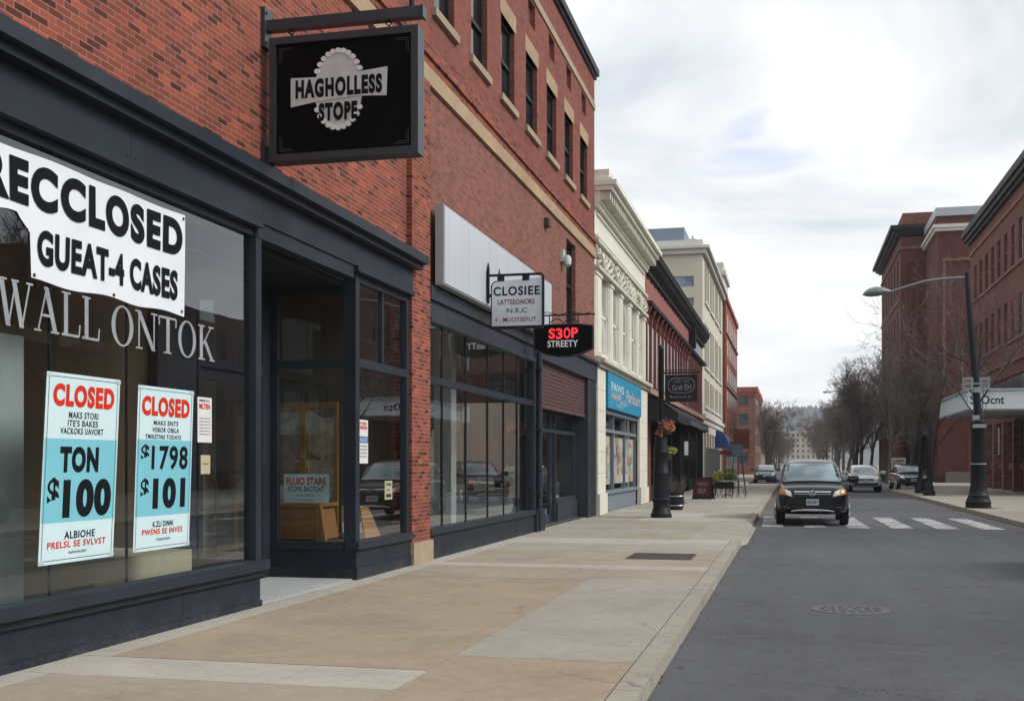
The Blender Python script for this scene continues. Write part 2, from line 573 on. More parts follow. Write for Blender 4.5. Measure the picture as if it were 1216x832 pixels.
M['plate_grey'] = paint('sign_plate_grey', (0.26, 0.28, 0.3, 1), 0.6, 0, 0.2, 7, 0.3, 0, 0.03)
M['backdrop'] = paint('brightening_backdrop', (0.52, 0.40, 0.27, 1), 0.9, 0, 0.12, 1.5, 0.2, 0, 0.03)  # raised pale colour stands in for light inside the corner display


def splashed(name, col):
    """shop-front base: dark paint with dried splashes and salt low down, scuffs above"""
    m, nt, out = new_mat(name)
    co = objco(nt)
    sep = nt.nodes.new('ShaderNodeSeparateXYZ')
    nt.links.new(co, sep.inputs[0])
    low = ramp(nt, sep.outputs[2], 0.10, (1, 1, 1, 1), 0.30, (0, 0, 0, 1))
    n = noise(nt, co, 55, 4, 0.8)
    n2 = noise(nt, co, 3.0, 6, 0.7)
    sp = mth(nt, 'MULTIPLY', low, ramp(nt, mth(nt, 'ADD', mth(nt, 'MULTIPLY', n, .7), mth(nt, 'MULTIPLY', n2, .3)), .50, (0, 0, 0, 1), .62, (1, 1, 1, 1)))
    c = ramp(nt, n2, .3, scale(col, .7), .7, scale(col, 1.35))
    c = mixc(nt, mth(nt, 'MULTIPLY', sp, .7), c, (0.10, 0.10, 0.098, 1))
    sc = ramp(nt, noise(nt, co, 14, 7, .8, dist=2), .66, (0, 0, 0, 1), .72, (1, 1, 1, 1))
    c = mixc(nt, mth(nt, 'MULTIPLY', sc, .35), c, (0.06, 0.065, 0.07, 1))
    principled(nt, out, c, .6, 0, .22, 0, bump(nt, n, .12, .004))
    return m


M['bulkhead'] = splashed('splashed_base_paint', (0.0165, 0.022, 0.031, 1))


def streaked(name, col):
    m, nt, out = new_mat(name)
    co = objco(nt)
    mp = nd(nt, 'ShaderNodeMapping')
    mp.inputs['Scale'].default_value = (3, 3, .18)
    nt.links.new(co, mp.inputs[0])
    n = noise(nt, mp.outputs[0], 1.6, 7, .7)
    c = ramp(nt, n, .35, scale(col, .93), .6, col)
    run = ramp(nt, noise(nt, mp.outputs[0], 4.0, 5, .7), .64, (0, 0, 0, 1), .78, (1, 1, 1, 1))
    c = mixc(nt, mth(nt, 'MULTIPLY', run, .16), c, (0.30, 0.27, 0.24, 1))
    principled(nt, out, c, .36, .3, .45, 0, bump(nt, noise(nt, co, .8, 2, .5), .06, .05))
    return m


M['lightbox'] = streaked('lightbox_sheet', (0.60, 0.645, 0.70, 1))
M['sign_white'] = paint('sign_white', (0.56, 0.59, 0.65, 1), 0.5, 0, 0.1, 4, 0.4, 0, 0.03)
M['neon_red'] = emit('lit_red_letters', (1.0, 0.045, 0.06, 1), 1.0)
M['letter_white'] = paint('letter_white', (0.75, 0.75, 0.76, 1), 0.5, 0, 0.1, 9, 0.3, 0, 0)
M['glass'] = shop_glass('shop_glass', (0.85, 0.9, 0.9, 1), 0.10, 0.75, 3.3)
M['glass_two'] = shop_glass('shop_glass_wide', (0.9, 0.94, 0.94, 1), 0.12, 0.75, 3.0)
M['dark_glass'] = dark_glass('dark_glass')
M['curtain_glass'] = dark_glass('curtained_glass', (0.24, 0.25, 0.24, 1), 0.2, 0.05)
M['blue_glass'] = dark_glass('blue_grey_glass', (0.10, 0.12, 0.17, 1), 0.15)
M['dim_glass'] = dark_glass('dim_glass', (0.03, 0.033, 0.035, 1), 0.18, 0.05)
M['shutter'] = paint('shutter_red_brown', (0.105, 0.055, 0.055, 1), 0.55, 0.1, 0.2, 3, 0.4, 0, 0.1)
M['interior'] = paint('interior_wall', (0.15, 0.125, 0.10, 1), 0.9, 0, 0.2, 1.5, 0.2, 0, 0.05)
M['interior_floor'] = paint('interior_floor', (0.075, 0.068, 0.06, 1), 0.5, 0, 0.2, 2, 0.4, 0, 0.03)
M['interior_ceiling'] = paint('interior_ceiling', (0.36, 0.34, 0.30, 1), 0.9, 0, 0.1, 2, 0.2, 0, 0.03)
M['pale_board'] = paint('pale_board', (0.42, 0.46, 0.44, 1), 0.6, 0, 0.06, 2, 0.3, 0, 0.03)
M['oak'] = wood('oak', (0.20, 0.085, 0.028, 1), (0.34, 0.155, 0.055, 1))
M['gilt'] = paint('gilt_wood', (0.36, 0.2, 0.05, 1), 0.4, 0.3, 0.2, 8, 0.5, 0, 0.05)
M['kraft'] = paint('kraft_paper', (0.33, 0.17, 0.07, 1), 0.8, 0, 0.15, 8, 0.2, 0, 0.2, 20)
M['white_paint'] = paint('cream_white_paint', (0.66, 0.645, 0.565, 1), 0.6, 0, 0.09, 1.4, 0.35, 0, 0.12, 30)
M['white_stone'] = concrete('cream_block', (0.60, 0.585, 0.5, 1), 0.1, 0.25)
M['white_shade'] = paint('weathered_ornament', (0.5, 0.485, 0.41, 1), 0.7, 0, 0.35, 5, 0.3, 0, 0.5, 9)
M['grey_panel'] = paint('blue_grey_panel', (0.16, 0.19, 0.225, 1), 0.6, 0, 0.12, 2, 0.4, 0, 0.06)
M['teal_sign'] = paint('teal_sign', (0.018, 0.24, 0.39, 1), 0.45, 0, 0.16, 1.2, 0.4, 0, 0.02)
M['letter_pale'] = paint('letter_pale', (0.42, 0.55, 0.62, 1), 0.6, 0, 0.2, 5, 0.3, 0, 0)
M['letter_pink'] = paint('letter_pink', (0.55, 0.40, 0.40, 1), 0.6, 0, 0.2, 5, 0.3, 0, 0)
M['dark_red'] = paint('dark_red_paint', (0.15, 0.042, 0.036, 1), 0.6, 0, 0.3, 2, 0.35, 0, 0.2, 20)
M['dusty_red'] = paint('dusty_red', (0.26, 0.10, 0.09, 1), 0.75, 0, 0.16, 1.1, 0.3, 0, 0.1)
M['cornice_black'] = paint('cornice_black', (0.011, 0.011, 0.013, 1), 0.6, 0, 0.4, 3, 0.2, 0, 0.15)
M['trim_pink'] = paint('trim_pink_stone', (0.32, 0.19, 0.155, 1), 0.7, 0, 0.2, 3, 0.3, 0, 0.1)
M['awning_black'] = paint('awning_black', (0.012, 0.012, 0.015, 1), 0.8, 0, 0.3, 2, 0.25, 0, 0.15)
M['awning_blue'] = paint('awning_blue', (0.025, 0.06, 0.20, 1), 0.75, 0, 0.15, 3, 0.25, 0, 0.1)
M['tan'] = concrete('tan_stone', (0.56, 0.51, 0.425, 1), 0.07, 0.12, 0.4)
M['pale_stone'] = concrete('pale_stone', (0.55, 0.54, 0.50, 1), 0.1, 0.2, 0.4)
M['beige_far'] = concrete('beige_render', (0.46, 0.40, 0.31, 1), 0.1, 0.2, 0.1)
M['grey_far'] = concrete('grey_render', (0.27, 0.29, 0.31, 1), 0.1, 0.2, 0.1)
M['roof_blue'] = paint('blue_grey_cladding', (0.165, 0.215, 0.285, 1), 0.5, 0.1, 0.08, 0.6, 0.4, 0, 0.02)
M['roof_metal'] = paint('roof_metal', (0.36, 0.40, 0.43, 1), 0.45, 0.2, 0.1, 1, 0.4, 0, 0.04)
M['roof_dark'] = paint('roof_felt', (0.05, 0.05, 0.052, 1), 0.9, 0, 0.2, 1, 0.3, 0, 0.1)
M['canopy_white'] = paint('canopy_white', (0.62, 0.68, 0.73, 1), 0.45, 0, 0.06, 1.0, 0.4, 0, 0.03)
M['soffit'] = paint('canopy_soffit', (0.33, 0.34, 0.34, 1), 0.7, 0, 0.1, 1.0, 0.3, 0, 0.03)
M['slab_grey'] = concrete('entrance_slab', (0.16, 0.15, 0.14, 1), 0.12, 0.3)
M['walk_tan'] = concrete('paving_tan', (0.295, 0.255, 0.20, 1), 0.18, 0.34, 1.0, True)
M['walk_pink'] = concrete('paving_pinkish', (0.30, 0.24, 0.178, 1), 0.18, 0.36, 1.0, True)
M['walk_grey'] = concrete('paving_grey', (0.30, 0.276, 0.235, 1), 0.16, 0.3, 1.0, True)
M['walk_light'] = concrete('paving_pale', (0.365, 0.34, 0.295, 1), 0.15, 0.3, 1.0, True)
M['curb'] = concrete('curb_concrete', (0.30, 0.275, 0.23, 1), 0.18, 0.38, 1.0, True)
M['threshold'] = concrete('threshold_concrete', (0.33, 0.34, 0.345, 1), 0.14, 0.3, 1.0, True)
M['joint'] = concrete('joint_dirt', (0.09, 0.075, 0.055, 1), 0.3, 0.3)
M['asphalt'] = asphalt('asphalt', (0.064, 0.068, 0.075, 1))
M['gutter'] = concrete('gutter_dirt', (0.11, 0.10, 0.09, 1), 0.3, 0.5)
M['earth'] = concrete('dry_ground', (0.16, 0.14, 0.10, 1), 0.2, 0.4, 0.1)
M['iron'] = paint('cast_iron', (0.075, 0.055, 0.045, 1), 0.6, 0.4, 0.35, 12, 0.4, 0, 0.3, 25)
M['iron_worn'] = paint('worn_iron', (0.10, 0.10, 0.105, 1), 0.7, 0.1, 0.3, 14, 0.5, 0, 0.3, 25)
M['bark'] = concrete('bark', (0.055, 0.045, 0.04, 1), 0.35, 0.4, 3)
M['twig'] = paint('twigs', (0.115, 0.094, 0.086, 1), 0.85, 0, 0.3, 2, 0.2, 0, 0)
M['tyre'] = paint('tyre_rubber', (0.012, 0.012, 0.013, 1), 0.85, 0, 0.3, 8, 0.25, 0, 0.1)
M['alloy'] = paint('alloy', (0.45, 0.46, 0.48, 1), 0.3, 0.8, 0.1, 8, 0.5, 0, 0)
M['chrome'] = paint('chrome', (0.62, 0.64, 0.67, 1), 0.15, 1.0, 0.05, 8, 0.5, 0, 0)
M['car_black'] = paint('black_car_paint', (0.003, 0.005, 0.008, 1), 0.3, 0.0, 0.2, 4, 0.25, 0.45, 0)
M['car_silver'] = paint('silver_car_paint', (0.50, 0.54, 0.565, 1), 0.3, 0.3, 0.05, 4, 0.5, 1.0, 0)
M['car_navy'] = paint('dark_car_paint', (0.015, 0.018, 0.026, 1), 0.25, 0.3, 0.2, 4, 0.5, 1.0, 0)
M['plastic'] = paint('black_plastic', (0.01, 0.011, 0.012, 1), 0.55, 0, 0.2, 9, 0.4, 0, 0.05)
M['wind'] = dark_glass('car_glass', (0.11, 0.15, 0.165, 1), 0.06, 0.0)
M['side_glass'] = dark_glass('car_side_glass', (0.02, 0.025, 0.03, 1), 0.05, 0.0)
M['lamp_clear'] = paint('headlight_lens', (0.62, 0.62, 0.62, 1), 0.12, 0.35, 0.2, 14, 0.6, 1, 0)
M['lamp_amber'] = paint('amber_lens', (0.62, 0.27, 0.10, 1), 0.2, 0.1, 0.15, 14, 0.6, 1, 0)
M['lamp_red'] = paint('red_lens', (0.35, 0.02, 0.02, 1), 0.2, 0, 0.15, 14, 0.6, 1, 0)
M['plate'] = paint('plate_white', (0.5, 0.56, 0.64, 1), 0.5, 0, 0.1, 10, 0.4, 0, 0)
M['lamp_grey'] = paint('lamp_grey', (0.17, 0.185, 0.195, 1), 0.45, 0.4, 0.1, 5, 0.5, 0, 0.05)
M['sticker'] = paint('pole_sticker', (0.33, 0.36, 0.38, 1), 0.6, 0, 0.2, 12, 0.3, 0, 0)
M['leaf'] = paint('leaf_green', (0.06, 0.10, 0.02, 1), 0.7, 0, 0.4, 20, 0.3, 0, 0)
M['leaf_lime'] = paint('leaf_lime', (0.19, 0.21, 0.03, 1), 0.7, 0, 0.35, 20, 0.3, 0, 0)
M['petal'] = paint('petal_orange', (0.36, 0.11, 0.05, 1), 0.7, 0, 0.35, 20, 0.3, 0, 0)
M['petal_pink'] = paint('petal_rust', (0.16, 0.06, 0.042, 1), 0.7, 0, 0.35, 20, 0.3, 0, 0)
M['steel'] = paint('brushed_steel', (0.3, 0.31, 0.32, 1), 0.4, 0.7, 0.1, 12, 0.5, 0, 0)
M['red_board'] = paint('red_board', (0.085, 0.016, 0.02, 1), 0.6, 0, 0.35, 6, 0.3, 0, 0)
M['rust_sign'] = paint('rust_sign', (0.16, 0.045, 0.03, 1), 0.6, 0, 0.25, 2, 0.3, 0, 0)
M['orange_letter'] = paint('orange_letter', (0.55, 0.13, 0.06, 1), 0.6, 0, 0.2, 6, 0.3, 0, 0)
M['navy_sign'] = paint('navy_sign', (0.045, 0.085, 0.13, 1), 0.6, 0, 0.25, 4, 0.3, 0, 0)
M['chalk'] = paint('chalk_lines', (0.22, 0.24, 0.25, 1), 0.8, 0, 0.3, 14, 0.2, 0, 0)
M['hill'] = concrete('wooded_hill', (0.05, 0.062, 0.055, 1), 0.4, 0.5, 0.02)


def road_paint():
    m, nt, out = new_mat('road_paint')
    co = objco(nt)
    n = noise(nt, co, 9, 6, 0.75)
    n2 = noise(nt, co, 1.1, 4, 0.6)
    f = ramp(nt, mth(nt, 'ADD', mth(nt, 'MULTIPLY', n, 0.6), mth(nt, 'MULTIPLY', n2, 0.4)), 0.38, (0, 0, 0, 1), 0.55, (1, 1, 1, 1))
    c = mixc(nt, f, (0.56, 0.57, 0.56, 1), (0.17, 0.175, 0.18, 1))
    principled(nt, out, c, 0.75, 0, 0.3, 0, bump(nt, n, 0.2, 0.003))
    return m


M['road_paint'] = road_paint()


def poster_photo():
    """patchwork of small notices and pictures pasted inside a shop window"""
    m, nt, out = new_mat('pasted_notices')
    co = objco(nt)
    mp = nd(nt, 'ShaderNodeMapping')
    mp.inputs['Scale'].default_value = (1, 1.7, 2.1)
    nt.links.new(co, mp.inputs[0])
    v = nt.nodes.new('ShaderNodeTexVoronoi')
    v.distance = 'CHEBYCHEV'
    v.inputs['Scale'].default_value = 1.5
    v.inputs['Randomness'].default_value = 0.55
    nt.links.new(mp.outputs[0], v.inputs['Vector'])
    sep = nt.nodes.new('ShaderNodeSeparateColor')
    nt.links.new(v.outputs['Color'], sep.inputs[0])
    c = ramp(nt, sep.outputs[0], 0.0, (0.16, 0.26, 0.28, 1), 1.0, (0.30, 0.34, 0.32, 1),
             [(0.2, (0.42, 0.38, 0.3, 1)), (0.4, (0.30, 0.2, 0.13, 1)), (0.6, (0.15, 0.10, 0.07, 1)), (0.8, (0.45, 0.42, 0.36, 1))])
    n = noise(nt, co, 9, 5, 0.7)
    c = mixc(nt, 0.6, c, mixc(nt, 1.0, c, ramp(nt, n, 0.35, (0.4, 0.4, 0.4, 1), 0.65, (1.5, 1.5, 1.5, 1)), 'MULTIPLY'))
    principled(nt, out, c, 0.6)
    return m


M['notices'] = poster_photo()
# ------------------------------------------------------------------ ground, road, pavements
XF = -5.45           # line of the left-hand shop fronts
XC = -0.95           # left kerb, road side
rnd = random.Random(7)


def structure(o):
    o['kind'] = 'structure'
    return o


g = MB()
g.quad((-1400, -200, -0.02), (1400, -200, -0.02), (1400, 1850, -0.02), (-1400, 1850, -0.02))
structure(g.build('ground', M['earth']))
g = MB()
g.quad((-3.2, -60, 0), (8.1, -60, 0), (8.1, 900, 0), (-3.2, 900, 0))
structure(g.build('road', M['asphalt']))
g = MB()
for a, b in ((29.9, 86),):
    g.quad((XC, a, 0.004), (XC + 0.36, a, 0.004), (XC + (0.36 if b < 30 else 0.5), b, 0.004), (XC, b, 0.004))
structure(g.build('gutter', M['gutter']))

# left pavement: separate slabs over a dirt bed, joints left open
S = MB()
S.cur = 4
S.box(XF - 0.05, XC - 0.18, -20, 22.55, 0.0, 0.105)
S.box(XF - 0.05, XC - 1.0, 22.55, 29.75, 0.0, 0.105)
S.box(XF - 0.05, XC - 0.18, 29.75, 86, 0.0, 0.105)
S.box(-9.5, -3.2, 86, 300, 0.0, 0.105)
TAN, PINK, GREY, PALE = 0, 1, 2, 3


def slab(x0, x1, y0, y1, c, g_=0.004, dz=0.0):
    S.cur = c
    z = 0.12 + rnd.uniform(-0.0015, 0.0015) + dz
    S.box(x0 + g_, x1 - g_, y0 + g_, y1 - g_, 0.08, z)


J0, J1, J2, J3 = XF + 0.36, -2.53, XC - 0.19, XF
ys = [-20, -8, -2, 3.2, 5.4, 7.12, 7.85, 10.9, 14.4, 16.0, 16.6, 19.2, 21.0, 22.55]
for a, b in zip(ys[:-1], ys[1:]):
    if not (10.9 <= a < 13.5):
        slab(J3, J0, a, b, PALE)
    c = {7.12: PALE, 16.0: PALE, 7.85: PINK, 10.9: PINK, 5.4: TAN, 14.4: TAN, 16.6: TAN, 19.2: GREY, 21.0: PALE}.get(a, TAN)
    slab(J0, J1, a, b, c)
slab(J3, J0, 10.9, 14.4, PALE)
ys = [-20, -6, 0, 4.2, 8.5, 11.2, 14.7, 16.0, 16.6, 19.5, 21.2, 22.55]
for a, b in zip(ys[:-1], ys[1:]):
    c = {4.2: PINK, 8.5: GREY, 11.2: GREY, 14.7: TAN, 16.0: PALE, 16.6: TAN, 19.5: GREY, 21.2: PALE}.get(a, TAN)
    if a == 16.6:      # the iron grate sits here
        slab(J1, J2, 16.6, 17.75, TAN)
        slab(J1, J2, 18.95, 19.5, TAN)
        slab(-1.50, J2, 17.75, 18.95, TAN, 0.001)
    else:
        slab(J1, J2, a, b, c)
y = 22.55
while y < 29.7:
    b = min(y + 1.8, 29.75)
    slab(J3, -3.4, y, b, TAN if rnd.random() < 0.4 else GREY)
    slab(-3.4, XC - 1.0, y, b, TAN if rnd.random() < 0.4 else GREY)
    y = b
y = 29.75
while y < 86:
    b = min(y + rnd.choice((1.5, 1.8, 2.4)), 86)
    for x0, x1 in ((J3, -3.9), (-3.9, -2.4), (-2.4, J2)):
        slab(x0, x1, y, b, rnd.choice((GREY, GREY, PALE)))
    y = b
slab(-9.5, -3.2, 86, 300, GREY)
structure(S.build('sidewalk', [M['walk_tan'], M['walk_pink'], M['walk_grey'], M['walk_light'], M['joint']]))

# kerb stones
K = MB()
y = -20.0
while y < 22.5:
    b = min(y + 3.05, 22.55)
    K.box(XC - 0.18, XC, y + 0.005, b - 0.005, -0.01, 0.123)
    y = b
y = 30.6
K.prism([(XC - 1.0, 29.75), (XC - 0.55, 29.78), (XC - 0.25, 29.95), (XC - 0.06, 30.25), (XC, 30.6), (XC - 0.18, 30.6), (XC - 0.24, 30.35), (XC - 0.40, 30.12), (XC - 0.6, 29.97), (XC - 1.0, 29.93)],
        lambda a, b, t: (a, b, t), -0.01, 0.124)
while y < 86:
    b = min(y + 3.05, 86)
    K.box(XC - 0.18, XC, y + 0.005, b - 0.005, -0.01, 0.123)
    y = b
K.box(-3.2, XC - 0.18, 86, 86.18, -0.01, 0.123)
K.box(-3.38, -3.2, 86.18, 300, -0.01, 0.124)
structure(K.build('kerb', M['curb']))
# dropped crossing between the two kerbs
A = MB()
x0, x1 = XC - 1.0, XC + 0.10
A.quad((x0, 22.56, 0.121), (XC - 0.18, 22.56, 0.110), (XC - 0.18, 23.4, 0.075), (x0, 23.4, 0.121))
n = 10
ysA = [22.56, 23.2, 24.4, 25.6, 26.8, 28.0, 29.0, 29.74]
zc = [0.118, 0.05, 0.03, 0.025, 0.025, 0.03, 0.05, 0.118]
A = MB()
for i in range(len(ysA) - 1):
    a, b = ysA[i], ysA[i + 1]
    A.quad((x0, a, 0.119), (XC - 0.1, a, zc[i]), (XC - 0.1, b, zc[i + 1]), (x0, b, 0.119))
    xa, xb = (XC if i == 0 else x1), (XC if i == len(ysA) - 2 else x1)
    A.quad((XC - 0.1, a, zc[i]), (xa, a, 0.006), (xb, b, 0.006), (XC - 0.1, b, zc[i + 1]))
structure(A.build('dropped_kerb', M['walk_grey']))

# right-hand pavement with its kerb and parking bay
rc = [(5.66, -20), (5.66, 26), (5.6, 40), (5.55, 52), (5.35, 66), (5.3, 68.2), (5.5, 69.0), (6.1, 69.4), (8.1, 69.5), (8.1, 95), (6.1, 97), (6.1, 300)]
W = MB()
W.prism([(30, -20)] + rc + [(30, 300)], lambda a, b, t: (a, b, t), -0.01, 0.118)
structure(W.build('sidewalk_opposite', M['walk_grey']))
W = MB()
for (a, b), (c, d) in zip(rc[:-1], rc[1:]):
    n = Vector((d - b, -(c - a), 0)).normalized() * 0.16
    W.hexa([(a - 0.01, b, -0.01), (c - 0.01, d, -0.01), (c + n.x, d + n.y, -0.01), (a + n.x, b + n.y, -0.01), (a - 0.01, b, 0.124), (c - 0.01, d, 0.124), (c + n.x, d + n.y, 0.124), (a + n.x, b + n.y, 0.124)])
structure(W.build('kerb_opposite', M['curb']))
W = MB()
for (a, b), (c, d) in zip(rc[:6], rc[1:7]):
    W.quad((a - 0.3, b, 0.004), (a - 0.01, b, 0.004), (c - 0.01, d, 0.004), (c - 0.3, d, 0.004))
structure(W.build('gutter_opposite', M['gutter']))

# zebra crossing
Z = MB()
for i in range(6):
    x = -0.72 + 1.04 * i
    Z.quad((x, 29.5, 0.009), (x + 0.52, 29.5, 0.009), (x + 0.42, 35.3, 0.009), (x - 0.1, 35.3, 0.009))
structure(Z.build('zebra_crossing', M['road_paint']))
# grit and dead leaves swept along the kerbs
DL = MB()
for i in range(900):
    if i < 520:
        y = rnd.uniform(30.5, 64)
        x = 5.55 - abs(rnd.gauss(0, .16)) - (y - 40) * .006
        z = .012
    elif i < 720:
        a, r = rnd.uniform(0, 6.28), abs(rnd.gauss(.5, .18))
        x, y, z = 6.1 + r * math.cos(a), 40.6 + r * math.sin(a), .128
        if x < 5.62:
            continue
    else:
        y = rnd.uniform(5, 80)
        x = XC + abs(rnd.gauss(0.02, .08))
        z = .011
    s, a = rnd.uniform(.010, .034), rnd.uniform(0, 3.14)
    c_, s_ = s * math.cos(a), s * math.sin(a)
    DL.quad((x - c_, y - s_, z), (x + s_ * .6, y - c_ * .6, z + rnd.uniform(0, .015)), (x + c_, y + s_, z + .004), (x - s_ * .6, y + c_ * .6, z + rnd.uniform(0, .012)))
dl = DL.build('dead_leaves', paint('dead_leaf', (0.10, 0.06, 0.035, 1), 0.9, 0, 0.5, 8, 0.2, 0, 0), recalc=False)
dl['kind'] = 'stuff'
dl['label'] = 'dead leaves and grit along the kerbs'
# manhole cover
t = thing('manhole_cover', 'round worn iron manhole cover sunk in the dark asphalt', 'manhole', (0.62, 13.1, 0))
m = MB()
m.lathe((0.62, 13.1, 0), [(0.42, -0.02), (0.42, 0.004), (0.40, 0.008), (0.345, 0.008), (0.34, 0.002)], 40)
m.build('frame', M['iron_worn'], t)
m = MB()
m.lathe((0.62, 13.1, 0), [(0.33, -0.02), (0.33, 0.006)], 40)
for r in (0.10, 0.2, 0.29):
    for k in range(int(r * 60)):
        a = 2 * math.pi * k / int(r * 60)
        x, y = 0.62 + r * math.cos(a), 13.1 + r * math.sin(a)
        m.box(x - 0.022, x + 0.022, y - 0.022, y + 0.022, 0.006, 0.013)
m.build('cover', M['iron_worn'], t)
# iron grate in the pavement
t = thing('pavement_grate', 'rusty iron access grate set flush in the pale paving', 'grate', (-2.0, 18.3, 0.12))
m = MB()
for a in (-2.52, -1.54):
    m.box(a, a + 0.035, 17.76, 18.94, 0.09, 0.124)
for a in (17.76, 18.905):
    m.box(-2.485, -1.54, a, a + 0.035, 0.09, 0.124)
m.build('frame', M['iron'], t)
m = MB()
for i in range(23):
    x = -2.47 + i * 0.0402
    m.box(x, x + 0.024, 17.80, 18.90, 0.09, 0.121)
for i in range(5):
    y = 17.95 + i * 0.19
    m.box(-2.485, -1.54, y, y + 0.02, 0.088, 0.112)
m.build('bars', M['iron'], t)
# ------------------------------------------------------------------ the near brick building with its two shop fronts
L = Face((XF, 0, 0), (0, 1, 0), (1, 0, 0))
B = thing('brick_commercial_building', 'near red brick building with slate blue shop fronts and tall sash windows above', 'building', (XF, 15, 0))
YB0, YB1, ZT = -6.0, 32.28, 12.62
wc = [30.55 - 2.13 * k for k in range(16)]
win = [(c - 0.55, c + 0.55, 8.72, 10.30) for c in wc if c > YB0 + 1]
bli = [(c - 0.33, c + 0.33, 11.02, 11.55) for c in wc if c > YB0 + 1]
shop1, shop2 = (5.2, 15.87, 0.0, 4.36), (16.76, 31.35, 0.0, 4.34)
nar = (28.1, 29.35, 5.0, 7.22)
wl = MB()
wl.cur = 0
L.wall(wl, YB0, 16.2, 0.0, 7.42, [shop1, (5.19, 5.2, 0, 0.01)], 0.24)
wl.cur = 1
L.wall(wl, 16.2, YB1, 0.0, 7.42, [(16.2, 16.76, 0, 4.36), shop2, nar], 0.24)
wl.cur = 2
L.wall(wl, YB0, YB1, 7.42, ZT, win + bli, 0.16)
# end walls, rear and roof deck
wl.cur = 1
wl.quad((XF, YB1, 0), (XF - 0.24, YB1, 0), (XF - 0.24, YB1, ZT), (XF, YB1, ZT))
wl.quad((XF, YB0, 0), (XF - 9, YB0, 0), (XF - 9, YB0, ZT), (XF, YB0, ZT))
wl.box(XF - 9, XF - 0.17, YB0 + 0.01, YB1 - 0.01, 4.75, ZT - 0.2)
wl.build('wall', [M['brick'], M['brick_lower'], M['brick_upper']], B)
# blind recesses are bricked up
m = MB()
for a, b, c, d in bli:
    L.rect(m, a, b, c, d, -0.1)
m.build('bricked_recess', M['brick_tower'], B)
# stone band and corbelled brick courses
m = MB()
L.box(m, YB0, YB1, 7.42, 7.68, 0, 0.055)
m.build('stone_band', M['sandstone'], B)
m = MB()
for i, (z0, z1, n) in enumerate(((7.68, 7.83, 0.035), (7.83, 7.98, 0.075), (7.98, 8.10, 0.045))):
    L.box(m, YB0, YB1, z0, z1 - 0.002, 0, n)
m.build('corbel_courses', M['brick'], B)
m = MB()
L.box(m, YB0, YB1, 11.62, 11.8, 0, 0.03)
m.build('upper_stone_band', M['stone_sill'], B)
m = MB()
L.box(m, YB0, YB1 + 0.06, 12.50, 12.60, 0, 0.06)
L.box(m, YB0, YB1 + 0.09, 12.60, 12.78, -9, 0.13)
m.build('coping', M['black_frame'], B)
# upper sash windows
for a, b, c, d in win:
    fr = MB()
    for q in ((a, a + 0.07, c, d), (b - 0.07, b, c, d)):
        L.box(fr, *q, -0.155, -0.09)
    for z in (c, (c + d) / 2 - 0.03, d - 0.07):
        L.box(fr, a + 0.07, b - 0.07, z, z + 0.07, -0.15, -0.085)
    f = fr.build('window', M['black_frame'], B)
    p = MB()
    L.rect(p, a + 0.07, b - 0.07, c + 0.07, d - 0.07, -0.135)
    p.build('pane', M['dark_glass'], f)
    s = MB()
    L.box(s, a - 0.12, b + 0.12, c - 0.13, c, -0.14, 0.07)
    s.build('sill', M['stone_sill'], f)
    s = MB()
    L.box(s, a - 0.1, b + 0.1, d, d + 0.34, -0.14, 0.012)
    s.build('lintel', M['sandstone'], f)
# narrow window low on the right
a, b, c, d = nar
fr = MB()
for q in ((a, a + 0.08, c, d), (b - 0.08, b, c, d), (a + 0.08, b - 0.08, c, c + 0.08), (a + 0.08, b - 0.08, d - 0.08, d), (a + 0.08, b - 0.08, 6.1, 6.18)):
    L.box(fr, *q, -0.2, -0.1)
f = fr.build('window', M['black_frame'], B)
p = MB()
L.rect(p, a + 0.08, b - 0.08, c + 0.08, d - 0.08, -0.16)
p.build('pane', M['dark_glass'], f)
# brick pier between the shops
m = MB()
L.box(m, 15.88, 16.75, 0.44, 7.41, 0.0, 0.085)
pier = m.build('brick_pier', M['brick'], B)
m = MB()
L.box(m, 15.86, 16.79, 0.1, 0.44, -0.02, 0.125)
m.build('stone_base', M['stone_sill'], pier)
m = MB()
L.box(m, 31.36, YB1, 0.1, 4.34, 0.0, 0.05)
m.build('end_pier', M['slate'], B)
# small wall vent and a bulkhead lamp
m = MB()
L.box(m, 25.42, 25.72, 6.98, 7.16, 0, 0.11)
m.build('wall_vent', M['iron'], B)
m = MB()
L.box(m, 27.35, 27.6, 6.5, 6.8, 0.0, 0.07)
m.lathe(L.p(27.47, 6.38, 0.14), [(0.05, 0), (0.1, 0.05), (0.11, 0.2), (0.06, 0.28)], 12)
m.build('wall_lamp', M['pale_board'], B, 40)

# ---------------- shop front one
SF = MB()
Y0, Y1 = 5.2, 15.87
# cornice, fascia, lower moulding
L.box(SF, Y0 - 0.12, Y1 + 0.16, 4.50, 4.62, -0.05, 0.30)
L.box(SF, Y0 - 0.10, Y1 + 0.13, 4.42, 4.50, -0.05, 0.22)
L.box(SF, Y0, Y1, 4.10, 4.42, -0.10, 0.10)
L.box(SF, Y0, 10.93, 4.03, 4.10, -0.10, 0.14)
L.box(SF, 13.62, Y1, 4.03, 4.10, -0.10, 0.14)
L.box(SF, 10.93, 13.62, 3.94, 4.10, -0.10, 0.08)
front1 = SF.build('shop_front', M['slate'], B)
sm = MB()
for y in (6.1, 8.55, 11.0, 13.45, 15.3):
    L.box(sm, y - .003, y + .003, 4.102, 4.418, 0.1, 0.1012)
    L.box(sm, y - .003 + .3, y + .003 + .3, 4.502, 4.618, 0.3, 0.3012)
    for d in (-.06, .06):
        for z in (4.15, 4.37):
            L.box(sm, y + d - .008, y + d + .008, z - .008, z + .008, 0.1, 0.103)
sm.build('fascia_seams', M['black_metal'], front1)
fm = MB()
